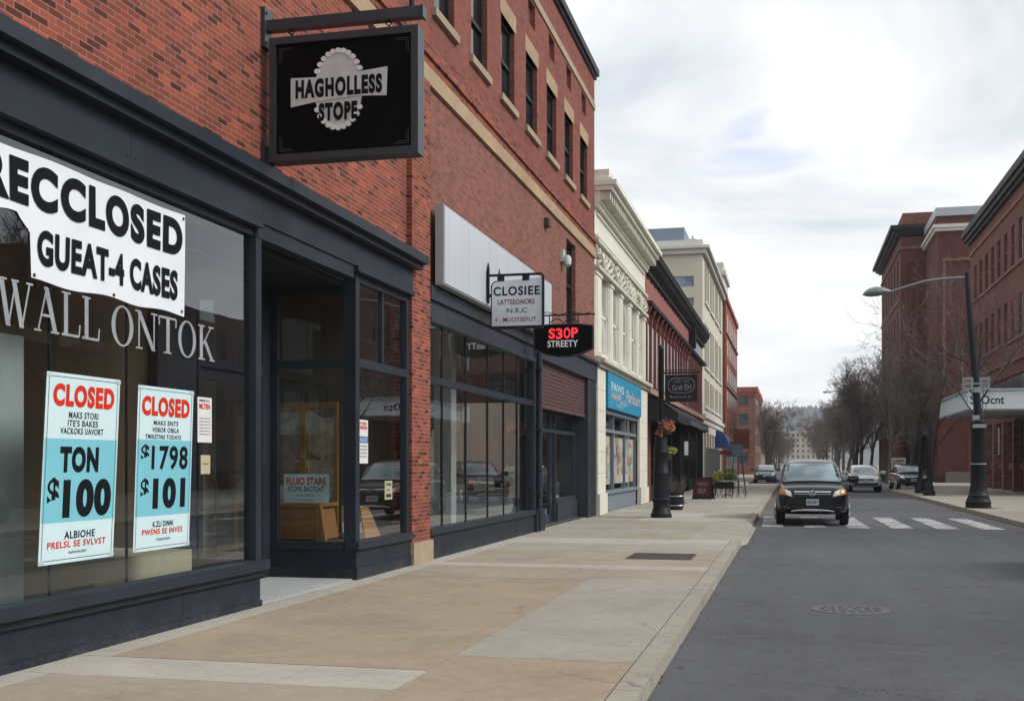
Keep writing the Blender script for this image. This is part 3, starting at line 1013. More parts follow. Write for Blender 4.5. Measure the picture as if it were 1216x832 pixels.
# main window: sill ledge, posts, thin bars
L.box(fm, Y0, 11.03, 0.50, 0.60, -0.02, 0.17)
L.box(fm, Y0, 11.0, 0.43, 0.50, -0.02, 0.11)
L.box(fm, 10.90, 11.03, 0.60, 4.03, -0.06, 0.07)
L.box(fm, Y0, Y0 + 0.12, 0.60, 4.03, -0.06, 0.07)
L.box(fm, Y0 + 0.12, 10.90, 3.95, 4.03, -0.06, 0.05)
# return side of the vestibule
fm.box(XF - 1.12, XF - 0.06, 10.94, 11.0, 0.5, 0.6)
fm.box(XF - 1.12, XF - 0.06, 10.94, 11.0, 3.86, 3.94)
fm.build('window_frame', M['slate'], front1)
fm = MB()
for y in (7.62, 8.66, 9.86):
    L.box(fm, y - 0.008, y + 0.008, 0.60, 3.95, -0.025, -0.004)
L.box(fm, Y0 + 0.12, 10.90, 3.585, 3.60, -0.022, -0.006)
fm.build('glazing_bar', M['black_frame'], front1)
bk = MB()
L.box(bk, Y0, 11.0, 0.10, 0.43, -0.02, 0.07)
L.box(bk, Y0, 11.02, 0.10, 0.18, 0.07, 0.085)
bk.box(XF - 1.12, XF - 0.02, 10.92, 11.0, 0.10, 0.5)
L.box(bk, 13.72, 15.87, 0.10, 0.50, -0.06, 0.07)
L.box(bk, 13.70, 15.87, 0.10, 0.27, 0.07, 0.085)
bk.box(XF - 1.2, XF - 0.06, 13.72, 13.80, 0.10, 0.5)
bk.box(XF - 1.2, XF + 0.075, 13.70, 13.72, 0.10, 0.27)
for y in (6.9, 9.45, 14.8):
    L.box(bk, y - .004, y + .004, 0.18, 0.43, 0.07, 0.0715)
bk.build('bulkhead', M['bulkhead'], front1)
gl = MB()
L.rect(gl, Y0 + 0.12, 10.90, 0.60, 3.95, 0)
gl.build('window_pane', M['glass'], front1)
gl = MB()
gl.quad((XF - 1.1, 10.97, 0.6), (XF - 0.06, 10.97, 0.6), (XF - 0.06, 10.97, 3.86), (XF - 1.1, 10.97, 3.86))
gl.build('side_pane', M['glass'], front1)
# vestibule: ceiling, back wall with the door
XV = XF - 1.12
v = MB()
v.box(XV - 0.1, XF - 0.1, 11.0, 13.72, 3.86, 3.93)
v.build('vestibule_ceiling', M['slate_dark'], front1)
v = MB()
v.box(XV - 0.12, XV, 11.0, 11.9, 0.1, 3.86)
v.box(XV - 0.12, XV, 13.5, 13.72, 0.1, 3.86)
v.box(XV - 0.12, XV, 11.9, 13.5, 2.72, 2.84)
v.build('door_frame', M['slate'], front1)
v = MB()
for q in ((11.9, 12.05), (13.35, 13.5)):
    v.box(XV - 0.09, XV - 0.04, *q, 0.14, 2.72)
v.box(XV - 0.09, XV - 0.04, 12.05, 13.35, 0.14, 0.5)
v.box(XV - 0.09, XV - 0.04, 12.05, 13.35, 2.58, 2.72)
v.tube([(XV + 0.0, 12.18, 1.0), (XV + 0.05, 12.18, 1.0), (XV + 0.05, 12.18, 1.4), (XV, 12.18, 1.4)], 0.015, 8)
v.build('shop_door', M['slate'], front1)
gl = MB()
gl.quad((XV - 0.06, 12.05, 0.5), (XV - 0.06, 13.35, 0.5), (XV - 0.06, 13.35, 2.58), (XV - 0.06, 12.05, 2.58))
gl.quad((XV - 0.06, 11.9, 2.84), (XV - 0.06, 13.5, 2.84), (XV - 0.06, 13.5, 3.86), (XV - 0.06, 11.9, 3.86))
gl.build('door_pane', M['glass'], front1)
v = MB()
v.box(XV, XF + 0.02, 11.02, 13.7, 0.06, 0.135)
v.build('threshold', M['threshold'], front1)
# display window with a corner post
fm = MB()
L.box(fm, 13.72, 13.86, 0.60, 4.03, -0.10, 0.06)
L.box(fm, 13.70, 15.87, 0.50, 0.60, -0.08, 0.11)
L.box(fm, 15.74, 15.87, 0.60, 4.03, -0.06, 0.05)
L.box(fm, 13.86, 15.74, 2.84, 2.95, -0.05, 0.05)
L.box(fm, 13.86, 15.74, 3.93, 4.03, -0.05, 0.05)
L.box(fm, 14.78, 14.84, 2.95, 3.93, -0.03, 0.03)
XR = XF - 0.1
fm.box(XV, XR, 13.71, 13.81, 0.50, 0.60)
fm.box(XV, XR, 13.72, 13.80, 2.82, 2.93)
fm.box(XV, XR, 13.72, 13.80, 3.76, 3.86)
fm.box(XV - 0.02, XV + 0.1, 13.725, 13.805, 0.60, 3.86)
fm.build('display_frame', M['slate'], front1)
gl = MB()
L.rect(gl, 13.86, 15.74, 0.60, 2.84, 0)
L.rect(gl, 13.86, 14.78, 2.95, 3.93, 0)
L.rect(gl, 14.84, 15.74, 2.95, 3.93, 0)
gl.quad((XV + 0.1, 13.76, 0.6), (XR, 13.76, 0.6), (XR, 13.76, 2.82), (XV + 0.1, 13.76, 2.82))
gl.quad((XV + 0.1, 13.76, 2.93), (XR, 13.76, 2.93), (XR, 13.76, 3.76), (XV + 0.1, 13.76, 3.76))
gl.build('display_pane', M['glass'], front1)
# interior room of shop one
it = MB()
it.cur = 0
XI = XF - 7.5
it.quad((XI, 4.4, 0.1), (XI, 16.1, 0.1), (XI, 16.1, 4.72), (XI, 4.4, 4.72))
it.quad((XI, 4.4, 0.1), (XF - 0.25, 4.4, 0.1), (XF - 0.25, 4.4, 4.72), (XI, 4.4, 4.72))
it.quad((XI, 16.1, 0.1), (XF - 0.25, 16.1, 0.1), (XF - 0.25, 16.1, 4.72), (XI, 16.1, 4.72))
it.cur = 1
it.quad((XI, 4.4, 0.14), (XF - 0.03, 4.4, 0.14), (XF - 0.03, 10.9, 0.14), (XI, 10.9, 0.14))
it.quad((XI, 10.9, 0.138), (XV - 0.1, 10.9, 0.138), (XV - 0.1, 16.1, 0.138), (XI, 16.1, 0.138))
it.box(XV - 0.1, XF - 0.07, 13.82, 15.86, 0.12, 0.58)
it.cur = 2
it.quad((XI, 4.4, 4.5), (XF - 0.12, 4.4, 4.5), (XF - 0.12, 16.1, 4.5), (XI, 16.1, 4.5))
for y in (6.2, 8.4, 12.5, 14.6):
    it.box(XI, XF - 0.3, y, y + 0.18, 4.2, 4.49)
it.build('shop_interior', [M['interior'], M['interior_floor'], M['interior_ceiling']], B)

it = MB()
it.cur = 0
it.box(-8.65, -8.6, 11.1, 16.08, 0.14, 4.18)
it.box(-8.6, XV - 0.14, 11.05, 11.1, 0.14, 4.18)
it.cur = 1
it.quad((-8.6, 11.1, 4.15), (XF - 0.13, 11.1, 4.15), (XF - 0.13, 16.08, 4.15), (-8.6, 16.08, 4.15))
it.build('brightening_backdrop', [M['backdrop'], M['interior_ceiling']], B)  # pale partition and low ceiling, added to brighten the display interior

# ---------------- shop front two
SF = MB()
Y0, Y1 = 16.76, 31.35
L.box(SF, Y0, 24.2, 4.12, 4.33, -0.1, 0.10)
L.box(SF, Y0, 24.2, 3.85, 4.12, -0.1, 0.05)
L.box(SF, Y0, 24.2, 3.78, 3.85, -0.1, 0.10)
L.box(SF, 24.2, Y1 + 0.95, 3.92, 4.40, -0.1, 0.075)
L.box(SF, 24.2, Y1 + 0.97, 4.40, 4.47, -0.1, 0.15)
L.box(SF, 24.2, 24.98, 0.10, 3.92, -0.2, 0.06)
L.box(SF, 30.95, Y1 + 0.02, 0.10, 3.92, -0.4, 0.05)
front2 = SF.build('shop_front', M['slate_light'], B)
px = [16.76, 17.63, 19.01, 20.47, 21.68, 22.81, 24.2]
fm = MB()
L.box(fm, Y0, 24.2, 0.50, 0.60, -0.06, 0.10)
L.box(fm, Y0, 24.2, 2.84, 2.95, -0.05, 0.05)
L.box(fm, Y0, Y0 + 0.05, 0.60, 3.78, -0.05, 0.04)
L.box(fm, 24.08, 24.2, 0.60, 3.78, -0.05, 0.07)
fm.build('window_frame', M['slate'], front2)
for y in px[1:-1]:
    fm = MB()
    L.box(fm, y - 0.017, y + 0.017, 0.60, 2.84, -0.03, 0.012)
    L.box(fm, y - 0.017, y + 0.017, 2.95, 3.78, -0.03, 0.012)
    fm.build('mullion', M['black_frame'], front2)
bk = MB()
L.box(bk, Y0, 24.2, 0.10, 0.50, -0.06, 0.06)
L.box(bk, 24.15, 25.02, 0.10, 0.62, 0.06, 0.12)
bk.build('bulkhead', M['bulkhead'], front2)
gl = MB()
for a, b in zip(px[:-1], px[1:]):
    L.rect(gl, a + 0.022, b - 0.022, 0.60, 2.84, 0.0)
    L.rect(gl, a + 0.022, b - 0.022, 2.95, 3.78, 0.0)
gl.build('window_pane', M['glass_two'], front2)
# doors under the roller shutter
sh = MB()
n = 22
z0, z1 = 2.92, 3.92
for i in range(n):
    a = z0 + (z1 - z0) * i / n
    b = z0 + (z1 - z0) * (i + 1) / n
    L.box(sh, 24.98, 30.95, a + 0.004, b - 0.004, -0.12, -0.055 + 0.012 * (i % 2))
L.box(sh, 24.98, 30.95, 2.86, 2.92, -0.14, -0.03)
sh.build('roller_shutter', M['shutter'], front2)
fm = MB()
for y in (25.0, 25.62, 26.5, 27.6, 28.2, 30.85):
    L.box(fm, y, y + 0.07, 0.14, 2.86, -0.40, -0.30)
L.box(fm, 25.07, 30.85, 2.36, 2.44, -0.395, -0.305)
L.box(fm, 25.07, 30.85, 2.80, 2.86, -0.395, -0.305)
L.box(fm, 28.27, 30.85, 0.62, 0.72, -0.395, -0.28)
L.box(fm, 28.27, 30.95, 0.12, 0.62, -0.42, -0.25)
for y in (25.69, 26.57):
    L.box(fm, y, y + (0.81 if y < 26 else 1.03), 0.14, 0.36, -0.38, -0.32)
for y in (26.40, 26.66):
    fm.tube([L.p(y, 0.95, -0.30), L.p(y, 0.95, -0.24), L.p(y, 1.45, -0.24), L.p(y, 1.45, -0.30)], 0.016, 8)
fm.build('double_door', M['slate_light'], front2)
gl = MB()
for a, b in ((25.07, 25.62), (25.69, 26.5), (26.57, 27.6), (27.67, 28.2)):
    L.rect(gl, a, b, 0.36, 2.36, -0.35)
    L.rect(gl, a, b, 2.44, 2.80, -0.35)
L.rect(gl, 28.27, 30.85, 0.72, 2.36, -0.35)
L.rect(gl, 28.27, 30.85, 2.44, 2.80, -0.35)
gl.build('door_pane', M['glass_two'], front2)
fl = MB()
fl.box(XF - 0.42, XF, 24.98, 30.95, 0.06, 0.125)
fl.build('threshold', M['threshold'], front2)
# drain pipe at the front of the pier
dp = MB()
dp.tube([L.p(24.36, 0.14, 0.12), L.p(24.36, 4.6, 0.12)], 0.055, 10)
for z in (0.9, 2.3, 3.6):
    L.box(dp, 24.28, 24.44, z, z + 0.06, 0.06, 0.18)
dp.build('drain_pipe', M['slate_dark'], front2, 40)
# interior of shop two, left open to show the added yard behind
it = MB()
it.cur = 0
it.quad((-15, 16.3, 0.1), (XF - 0.25, 16.3, 0.1), (XF - 0.25, 16.3, 4.72), (-15, 16.3, 4.72))
it.cur = 1
it.quad((-15, 16.3, 0.142), (XF - 0.03, 16.3, 0.142), (XF - 0.03, 31.3, 0.142), (-15, 31.3, 0.142))
it.cur = 2
it.quad((-15, 16.3, 4.1), (XF - 0.12, 16.3, 4.1), (XF - 0.12, 31.3, 4.1), (-15, 31.3, 4.1))
it.cur = 0
it.box(-15, -6.9, 31.0, 31.2, 3.3, 4.09)
it.build('shop_interior', [M['interior'], M['interior_floor'], M['interior_ceiling']], B)
m = MB()
m.box(-6.75, -6.4, 21.3, 21.65, 0.14, 4.09)
m.build('interior_column', M['pale_board'], B)
m = MB()
for x in (-14.6, -12.2, -9.4):
    m.box(x, x + 0.07, 31.05, 31.15, 0.14, 3.3)
m.build('rear_glazing_bar', M['black_frame'], B)
# ------------------------------------------------------------------ things in and on the first shop
def cross(Y):            # a plane across the street line, facing the viewer
    return Face((0, Y, 0), (1, 0, 0), (0, -1, 0))


# torn banner
def wv(u, z):
    return 0.010 * math.sin(u * 4.1 + z * 1.7) + 0.0012 * math.sin(u * 11 - z * 6) + 0.02


t = thing('vinyl_banner', 'white vinyl banner reading RECCLOSED with a torn lower corner, stuck on the near shop window', 'banner', L.p(8.2, 2.96, 0.02))
outline = lambda u: 2.955 + 0.012 * math.sin(u * 7) if u > 7.36 else (3.40 + 0.02 * math.sin(u * 9) if u < 7.22 else 3.40 - (u - 7.22) / 0.14 * 0.1)
m = MB()
us = [6.45 + i * 0.04 for i in range(78)]
us = [u for u in us if u < 9.54] + [9.545]
us = sorted(us + [7.345, 7.36])
nz = 12
for i in range(len(us) - 1):
    a, b = us[i], us[i + 1]
    za, zb = (3.30 if abs(a - 7.345) < 1e-6 else outline(a)), outline(b)
    if abs(b - 7.345) < 1e-6:
        zb = 3.32
    for j in range(nz):
        q = []
        for u, z0, k in ((a, za, j), (b, zb, j), (b, zb, j + 1), (a, za, j + 1)):
            z = z0 + (3.875 + 0.006 * math.sin(u * 6) - z0) * k / nz
            q.append(L.p(u, z, wv(u, z)))
        m.quad(*q)
b = m.build('sheet', M['vinyl'], t, 60)
m = MB()
letters(m, 'RECCLOSED', L, 6.83, 9.49, 3.48, 3.815, 0.007, 0.055, 1.2, wv)
m.build('lettering', M['ink'], t)
m = MB()
letters(m, 'GUEAT-4 CASES', L, 7.44, 9.42, 3.075, 3.345, 0.007, 0.045, 1.1, wv)
m.build('lettering', M['ink'], t)
m = MB()
for u, z in ((9.51, 3.84), (9.50, 2.99), (7.40, 2.99), (8.4, 2.985)):
    q = L.p(u, z, wv(u, z) + 0.003)
    m.tube([q, (q[0] + 0.006, q[1], q[2])], 0.014, 10)
m.build('eyelets', M['iron'], t)

# serif letters on the glass
SERIF = {
    'W': (1.28, [('s', .10, 1, .36, 0, .17), ('s', .36, 0, .62, .93, .065), ('s', .56, 1, .86, 0, .17), ('s', .86, 0, 1.16, 1, .065), ('h', .0, .30, 1), ('h', .46, .74, 1), ('h', 1.02, 1.28, 1)]),
    'A': (1.02, [('s', .14, 0, .50, 1, .065), ('s', .48, 1, .86, 0, .18), ('b', .27, .70, .34, .40), ('h', .0, .28, 0), ('h', .66, 1.02, 0)]),
    'L': (.84, [('s', .22, 0, .22, 1, .17), ('h', .04, .42, 1), ('b', .04, .78, 0, .06), ('s', .78, .02, .82, .30, .06)]),
    'N': (1.08, [('s', .18, 0, .18, 1, .065), ('s', .16, 1, .88, 0, .19), ('s', .90, 0, .90, 1, .065), ('h', .02, .34, 0), ('h', .0, .26, 1), ('h', .74, 1.06, 1)]),
    'T': (.92, [('s', .46, 0, .46, 1, .17), ('h', .26, .66, 0), ('b', .02, .90, .94, 1.0), ('s', .04, .74, .02, .97, .06), ('s', .88, .74, .90, .97, .06)]),
    'K': (1.02, [('s', .22, 0, .22, 1, .17), ('s', .28, .42, .80, 1, .065), ('s', .42, .56, .86, 0, .18), ('h', .04, .42, 0), ('h', .04, .42, 1), ('h', .64, .96, 1), ('h', .70, 1.02, 0)]),
    'O': (1.04, [('o',)]),
    ' ': (.5, []),
}


def serif_text(mb, s, F, u0, u1, z0, z1, n):
    tot = sum(SERIF[c][0] + 0.05 for c in s)
    k, h, x = (u1 - u0) / tot, z1 - z0, 0.0
    eps = [0]

    def P(a, b):
        return F.p(u0 + (x + a) * k, z0 + b * h, n + eps[0] * 0.0004)
    for c in s:
        w, ops = SERIF[c]
        for o in ops:
            eps[0] = (eps[0] + 1) % 9
            if o[0] == 's':
                _, a, b, c2, d, wd = o
                mb.quad(P(a - wd / 2, b), P(a + wd / 2, b), P(c2 + wd / 2, d), P(c2 - wd / 2, d))
            elif o[0] == 'h':
                _, a, b, z = o
                zz = (0, .045) if z == 0 else (.955, 1)
                mb.quad(P(a, zz[0]), P(b, zz[0]), P(b, zz[1]), P(a, zz[1]))
            elif o[0] == 'b':
                _, a, b, c2, d = o
                mb.quad(P(a, c2), P(b, c2), P(b, d), P(a, d))
            else:
                N = 36
                for i in range(N):
                    t0, t1 = 2 * math.pi * i / N, 2 * math.pi * (i + 1) / N
                    mb.quad(P(.52 + .49 * math.cos(t0), .5 + .52 * math.sin(t0)), P(.52 + .49 * math.cos(t1), .5 + .52 * math.sin(t1)),
                            P(.52 + .32 * math.cos(t1), .5 + .475 * math.sin(t1)), P(.52 + .32 * math.cos(t0), .5 + .475 * math.sin(t0)))
        x += w + 0.05


t = thing('window_lettering', 'large silver serif letters WALL ONTOK applied to the near shop glass', 'lettering', L.p(8.6, 2.585, 0))
for txt, q in (('WALL', (7.02, 8.26, 2.585, 2.925)), ('ONTOK', (8.40, 10.17, 2.585, 2.915))):
    m = MB()
    serif_text(m, txt, L, *q, 0.004)
    m.build('word', M['window_letter'], t, recalc=False)


def poster(label, y0, y1, z0, z1, lean, rows, band, tops):
    t = thing('poster', label, 'poster', L.p((y0 + y1) / 2, z0, 0.01), 0, 'closing sale posters')
    w_, h_ = y1 - y0, z1 - z0
    F = Face(L.p(y0, z0, 0.0), Vector((0, 1, 0)), (1, 0, 0))
    # the sheet leans a little
    F.p = lambda u, z, n=0.0, F=F: (F.o.x + n + 0.006 + 0.004 * (z / h_ - .5), F.o.y + u + lean * (z - h_ / 2), F.o.z + z)
    m = MB()
    NX, NY = 6, 10
    for i in range(NX):
        for j in range(NY):
            a, b, c, d = w_ * i / NX, w_ * (i + 1) / NX, h_ * j / NY, h_ * (j + 1) / NY
            F.rect(m, a, b, c, d, 0)
            m.cur = 0
    s = m.build('sheet', M['paper'], t)
    m = MB()
    for i in range(NX):
        F.rect(m, 0.012 + (w_ - 0.024) * i / NX, 0.012 + (w_ - 0.024) * (i + 1) / NX, band[0] * h_, band[1] * h_, 0.0012)
    m.build('colour_band', M['paper_blue'], t)
    for txt, a, b, c, d, bold, col in rows:
        ink = MB()
        letters(ink, txt, F, a * w_, b * w_, c * h_, d * h_, 0.0028, bold + .01, 1.14)
        ink.build('lettering', M[{'k': 'ink', 'r': 'ink_red', 's': 'ink_soft'}[col]], t)
    m = MB()
    for q in ((0.03, 0.97, 0.018, 0.021), (0.03, 0.97, 0.979, 0.982)):
        F.rect(m, q[0] * w_, q[1] * w_, q[2] * h_, q[3] * h_, 0.002)
    for q in ((0.03, 0.036), (0.964, 0.97)):
        F.rect(m, q[0] * w_, q[1] * w_, 0.021 * h_, 0.979 * h_, 0.002)
    m.build('printed_border', M['ink_soft'], t)
    for a, b in ((.03, .985), (.97, .985), (.03, .015), (.97, .015)):
        m = MB()
        F.rect(m, a * w_ - .035, a * w_ + .035, b * h_ - .014, b * h_ + .014, 0.0035)
        m.build('tape', M['tape'], t)
    return t


poster('aqua and white poster reading CLOSED, TON and $100 on the near window', 7.51, 8.48, 0.835, 2.295, 0.07, [
    ('CLOSED', .09, .92, .825, .945, .045, 'r'),
    ('MAKS STORI', .30, .70, .765, .80, .01, 's'), ("ITE'S BAKES", .29, .70, .722, .757, .01, 's'), ('VACKOKS UAVORT', .20, .78, .68, .714, .01, 's'),
    ('TON', .21, .73, .475, .615, .05, 'k'), ('$', .07, .22, .28, .45, .02, 'k'), ('100', .27, .93, .235, .44, .05, 'k'),
    ('ALBIOHE', .31, .72, .125, .165, .012, 'k'), ('PRELSL SE SVLVST', .10, .88, .08, .115, .012, 'r'), ('NAWAVORT', .38, .62, .045, .06, .0, 's')], (.215, .655), 0)
poster('aqua and white poster reading CLOSED, $1798 and $101 beside the TON poster', 8.765, 9.70, 0.84, 2.275, 0.055, [
    ('CLOSED', .07, .93, .82, .94, .045, 'r'),
    ('MAKS ENTS', .28, .72, .765, .795, .008, 's'), ('VEBOR OBILA', .26, .74, .722, .752, .008, 's'), ('TMIKETINS TODAYS', .14, .78, .68, .708, .008, 's'),
    ('$', .08, .22, .53, .645, .02, 'k'), ('1798', .26, .92, .49, .64, .02, 'k'), ('$', .09, .23, .30, .44, .02, 'k'), ('101', .30, .89, .25, .44, .05, 'k'),
    ('K.ZLI DINNI', .32, .68, .14, .175, .01, 'k'), ('PWENS SE INVES', .14, .86, .095, .13, .012, 'r'), ('TREESUNT', .38, .64, .055, .07, .0, 's')], (.21, .675), 0)


def notice(label, F, u0, u1, z0, z1, mats, rows, cat='notice', name='notice'):
    t = thing(name, label, cat, F.p((u0 + u1) / 2, z0, 0.0))
    m = MB()
    F.box(m, u0, u1, z0, z1, 0.003, 0.006)
    m.build('sheet', mats, t)
    by = {}
    for txt, a, b, c, d, bold, mat in rows:
        mb = by.setdefault(mat, MB())
        A = (u0 + a * (u1 - u0), u0 + b * (u1 - u0), z0 + c * (z1 - z0), z0 + d * (z1 - z0))
        if txt is None:
            F.rect(mb, *A, 0.0075)
        else:
            letters(mb, txt, F, *A, 0.0085, bold)
    for k, mb in by.items():
        mb.build('lettering', M[k], t)
    return t


LG = Face((XF, 0, 0), (0, 1, 0), (1, 0, 0))
lines = [('nome oratis vel', .12, .85, .52 - .07 * i, .555 - .07 * i, 0, 'ink_soft') for i in range(6)]
notice('small white notice with red heading behind the posters, near the shop corner', LG, 9.82, 10.09, 1.80, 2.23, M['paper_plain'],
       [('MLTEN', .1, .85, .74, .86, .03, 'ink_red'), ('MMETO', .12, .8, .9, .95, .01, 'ink_soft')] + lines)
notice('blank cream card stuck to the glass below the small white notice', LG, 9.88, 10.06, 1.50, 1.68, M['paper_cream'], [('mino', .2, .8, .5, .6, 0, 'ink_soft')])
notice('tall notice with red heading and blue strip on the corner display window', LG, 13.90, 14.30, 1.60, 2.17, M['paper_plain'],
       [('STORE', .15, .85, .88, .95, .03, 'ink_red'), ('FOREVEN', .1, .9, .78, .86, .03, 'ink_red'), (None, .0, 1.0, .47, .62, 0, 'label_blue'), ('TALEOS', .1, .9, .5, .59, .0, 'paper_plain')] +
       [('vale nort met aro', .1, .9, .38 - .08 * i, .43 - .08 * i, 0, 'ink_soft') for i in range(4)])
notice('little card with dark print low on the corner display window', LG, 14.95, 15.25, 1.10, 1.36, M['paper_cream'],
       [('OPNE', .15, .85, .72, .88, .02, 'ink_soft'), (None, .15, .85, .12, .3, 0, 'ink_soft'), ('lor', .3, .7, .45, .6, 0, 'ink_soft')])
notice('white card pinned on the dark back wall of the corner display', cross(15.2), -5.95, -5.78, 1.72, 1.90, M['paper_plain'], [('aro', .2, .8, .5, .65, 0, 'ink_soft')])

# things standing inside the first shop
t = thing('wooden_chest', 'low oak chest with sloping end standing in the corner display window', 'chest', (-6.35, 14.35, 0.58))
m = MB()
F = cross(14.05)
m.prism([(-6.85, 0.60), (-5.98, 0.60), (-6.05, 1.03), (-6.85, 1.03)], lambda a, b, q: (a, q, b), 14.05, 14.6)
c = m.build('carcass', M['oak'], t)
m = MB()
m.box(-6.88, -6.0, 14.0, 14.64, 1.03, 1.075)
m.build('lid', M['oak'], t)
m = MB()
for a, b in ((-6.84, -6.42), (-6.40, -6.07)):
    m.box(a, b, 14.035, 14.05, 0.68, 0.84)
    m.box(a, b, 14.035, 14.05, 0.86, 1.0)
m.prism([(-6.06, 0.585), (-5.93, 0.585), (-6.0, 1.028), (-6.075, 1.028)], lambda a, b, q: (a, q, b), 14.02, 14.1)
m.build('panel', M['oak'], t)
notice('small aqua card reading FLUIO STARE propped on the oak chest', cross(14.12), -6.56, -5.92, 1.08, 1.46, M['paper'],
       [('FLUIO STARE', .06, .94, .62, .88, .03, 'ink_red'), ('ATOPIK BAOTOHT', .08, .9, .38, .58, .012, 'ink_soft'), ('TAVINORNTA', .26, .7, .22, .30, .0, 'ink_soft'), ('oravolint', .28, .68, .08, .13, .0, 'ink_soft')], 'sign', 'shop_card')
t = thing('paper_bag', 'brown paper bag with a white label leaning inside the corner display window', 'bag', (-5.72, 15.0, 0.58))
m = MB()
m.hexa([(-5.95, 14.62, 0.59), (-5.6, 14.62, 0.59), (-5.56, 15.1, 0.59), (-5.95, 15.1, 0.59), (-5.98, 14.70, 1.02), (-5.72, 14.72, 1.02), (-5.70, 15.0, 1.0), (-5.98, 15.0, 1.0)])
m.build('body', M['kraft'], t)
m = MB()
m.hexa([(-5.93, 14.605, 0.66), (-5.64, 14.605, 0.66), (-5.64, 14.61, 0.66), (-5.93, 14.61, 0.66), (-5.94, 14.628, 0.80), (-5.67, 14.628, 0.80), (-5.67, 14.64, 0.80), (-5.94, 14.64, 0.80)])
m.build('label', M['paper_plain'], t)
t = thing('display_screen', 'gilt framed folding screen with patterned panels at the back of the corner display', 'screen', (-7.4, 16.0, 0.14))
for i in range(3):
    a = -8.1 + i * 0.55
    m = MB()
    for q in ((a, a + 0.045, .14, 2.5), (a + 0.505, a + 0.55, .14, 2.5), (a + 0.045, a + 0.505, 2.42, 2.5), (a + 0.045, a + 0.505, 1.0, 1.06)):
        m.box(q[0], q[1], 15.7, 15.75, q[2], q[3])
    fr = m.build('panel', M['gilt'], t)
    m = MB()
    m.box(a + 0.045, a + 0.505, 15.715, 15.735, 1.06, 2.42)
    m.build('cloth', M['notices'], fr)
t = thing('display_board', 'tall pale grey board standing inside at the left end of the near window', 'board', (-6.0, 6.9, 0.14))
m = MB()
m.box(-6.05, -6.0, 7.05, 8.04, 0.14, 2.62)
m.build('board', M['pale_board'], t)
m = MB()
for y in (7.1, 7.9):
    m.box(-6.3, -6.05, y, y + 0.04, 0.14, 0.18)
m.build('foot', M['pale_board'], t)
t = thing('display_plinth', 'low pale plinth standing on the floor inside the near window', 'plinth', (-6.4, 9.6, 0.14))
m = MB()
m.box(-6.9, -6.0, 9.0, 10.7, 0.22, 0.72)
m.box(-6.85, -6.05, 9.05, 10.65, 0.14, 0.22)
m.build('block', M['paper_cream'], t)
t = thing('shelf_unit', 'dark open shelf unit against the back wall of the near shop', 'shelves', (-10, 9.5, 0.14))
m = MB()
for y in (7.6, 9.0, 10.4):
    m.box(-12.5, -12.1, y, y + 0.05, 0.14, 2.4)
m.build('upright', M['oak'], t)
m = MB()
for z in (0.5, 1.1, 1.7, 2.3):
    m.box(-12.5, -12.1, 7.65, 10.4, z, z + 0.04)
m.build('shelf', M['oak'], t)

# ------------------------------------------------------------------ hanging sign with silver emblem
Y = 11.24
t = thing('hanging_sign', 'big square black hanging sign with silver HAGHOLLESS STOPE emblem on the brick', 'hanging sign', (XF, Y, 5.4))
F = cross(Y)
m = MB()
L.box(m, Y - 0.09, Y + 0.09, 6.0, 6.42, 0.0, 0.05)
L.box(m, Y - 0.09, Y + 0.09, 4.66, 5.0, 0.0, 0.05)
m.box(XF + 0.05, XF + 0.10, Y - 0.05, Y + 0.05, 4.70, 4.95)
for z in (6.05, 6.36, 4.71, 4.94):
    m.tube([(XF + 0.05, Y - 0.05, z), (XF + 0.065, Y - 0.05, z)], 0.015, 8)
m.build('wall_bracket', M['sign_frame'], t)
m = MB()
m.box(XF + 0.05, -3.68, Y - 0.055, Y + 0.055, 6.175, 6.285)
m.box(-3.68, -3.66, Y - 0.062, Y + 0.062, 6.168, 6.292)
m.build('beam', M['sign_frame'], t)
m = MB()
for x in (-5.14, -4.05):
    m.tube([(x, Y, 6.18), (x - .03, Y, 6.15), (x, Y, 6.12), (x + .03, Y, 6.15), (x, Y, 6.175)], 0.009, 6)
    m.tube([(x, Y, 6.125), (x + .022, Y, 6.10), (x, Y, 6.07)], 0.009, 6)
m.tube([(-3.80, Y, 6.285), (-3.80, Y, 6.42)], 0.028, 10)
m.build('hook', M['black_metal'], t)
x0, x1, z0, z1 = -5.35, -3.70, 4.77, 6.075
m = MB()
w = 0.075
for q in ((x0, x0 + w, z0, z1), (x1 - w, x1, z0, z1), (x0 + w, x1 - w, z0, z0 + w), (x0 + w, x1 - w, z1 - w, z1)):
    F.box(m, *q, -0.10, 0.10)
m.build('frame', M['sign_frame'], t)
m = MB()
F.box(m, x0 + w, x1 - w, z0 + w, z1 - w, -0.07, 0.07)
panel = m.build('panel', M['sign_black'], t)
m = MB()
for sx, sz, ax, az in ((1, 1, x0 + w, z0 + w), (-1, 1, x1 - w, z0 + w), (1, -1, x0 + w, z1 - w), (-1, -1, x1 - w, z1 - w)):
    for d, l in ((0.035, 0.16), (0.055, 0.11)):
        for q in ((ax + sx * d, ax + sx * (d + l), az + sz * d, az + sz * (d + .007)), (ax + sx * d, ax + sx * (d + .007), az + sz * (d + .007), az + sz * (d + l))):
            F.box(m, min(q[0], q[1]), max(q[0], q[1]), min(q[2], q[3]), max(q[2], q[3]), 0.07, 0.074)
m.build('corner_ornament', M['sign_frame'], panel)
cx, cz = -4.575, 5.485
m = MB()
N = 40
F_ = lambda a, b, q: F.p(a, b, q)
m.prism([(cx + 0.265 * math.cos(2 * math.pi * i / N), cz + 0.395 * math.sin(2 * math.pi * i / N)) for i in range(N)], F_, 0.07, 0.082)
rb = 0.53
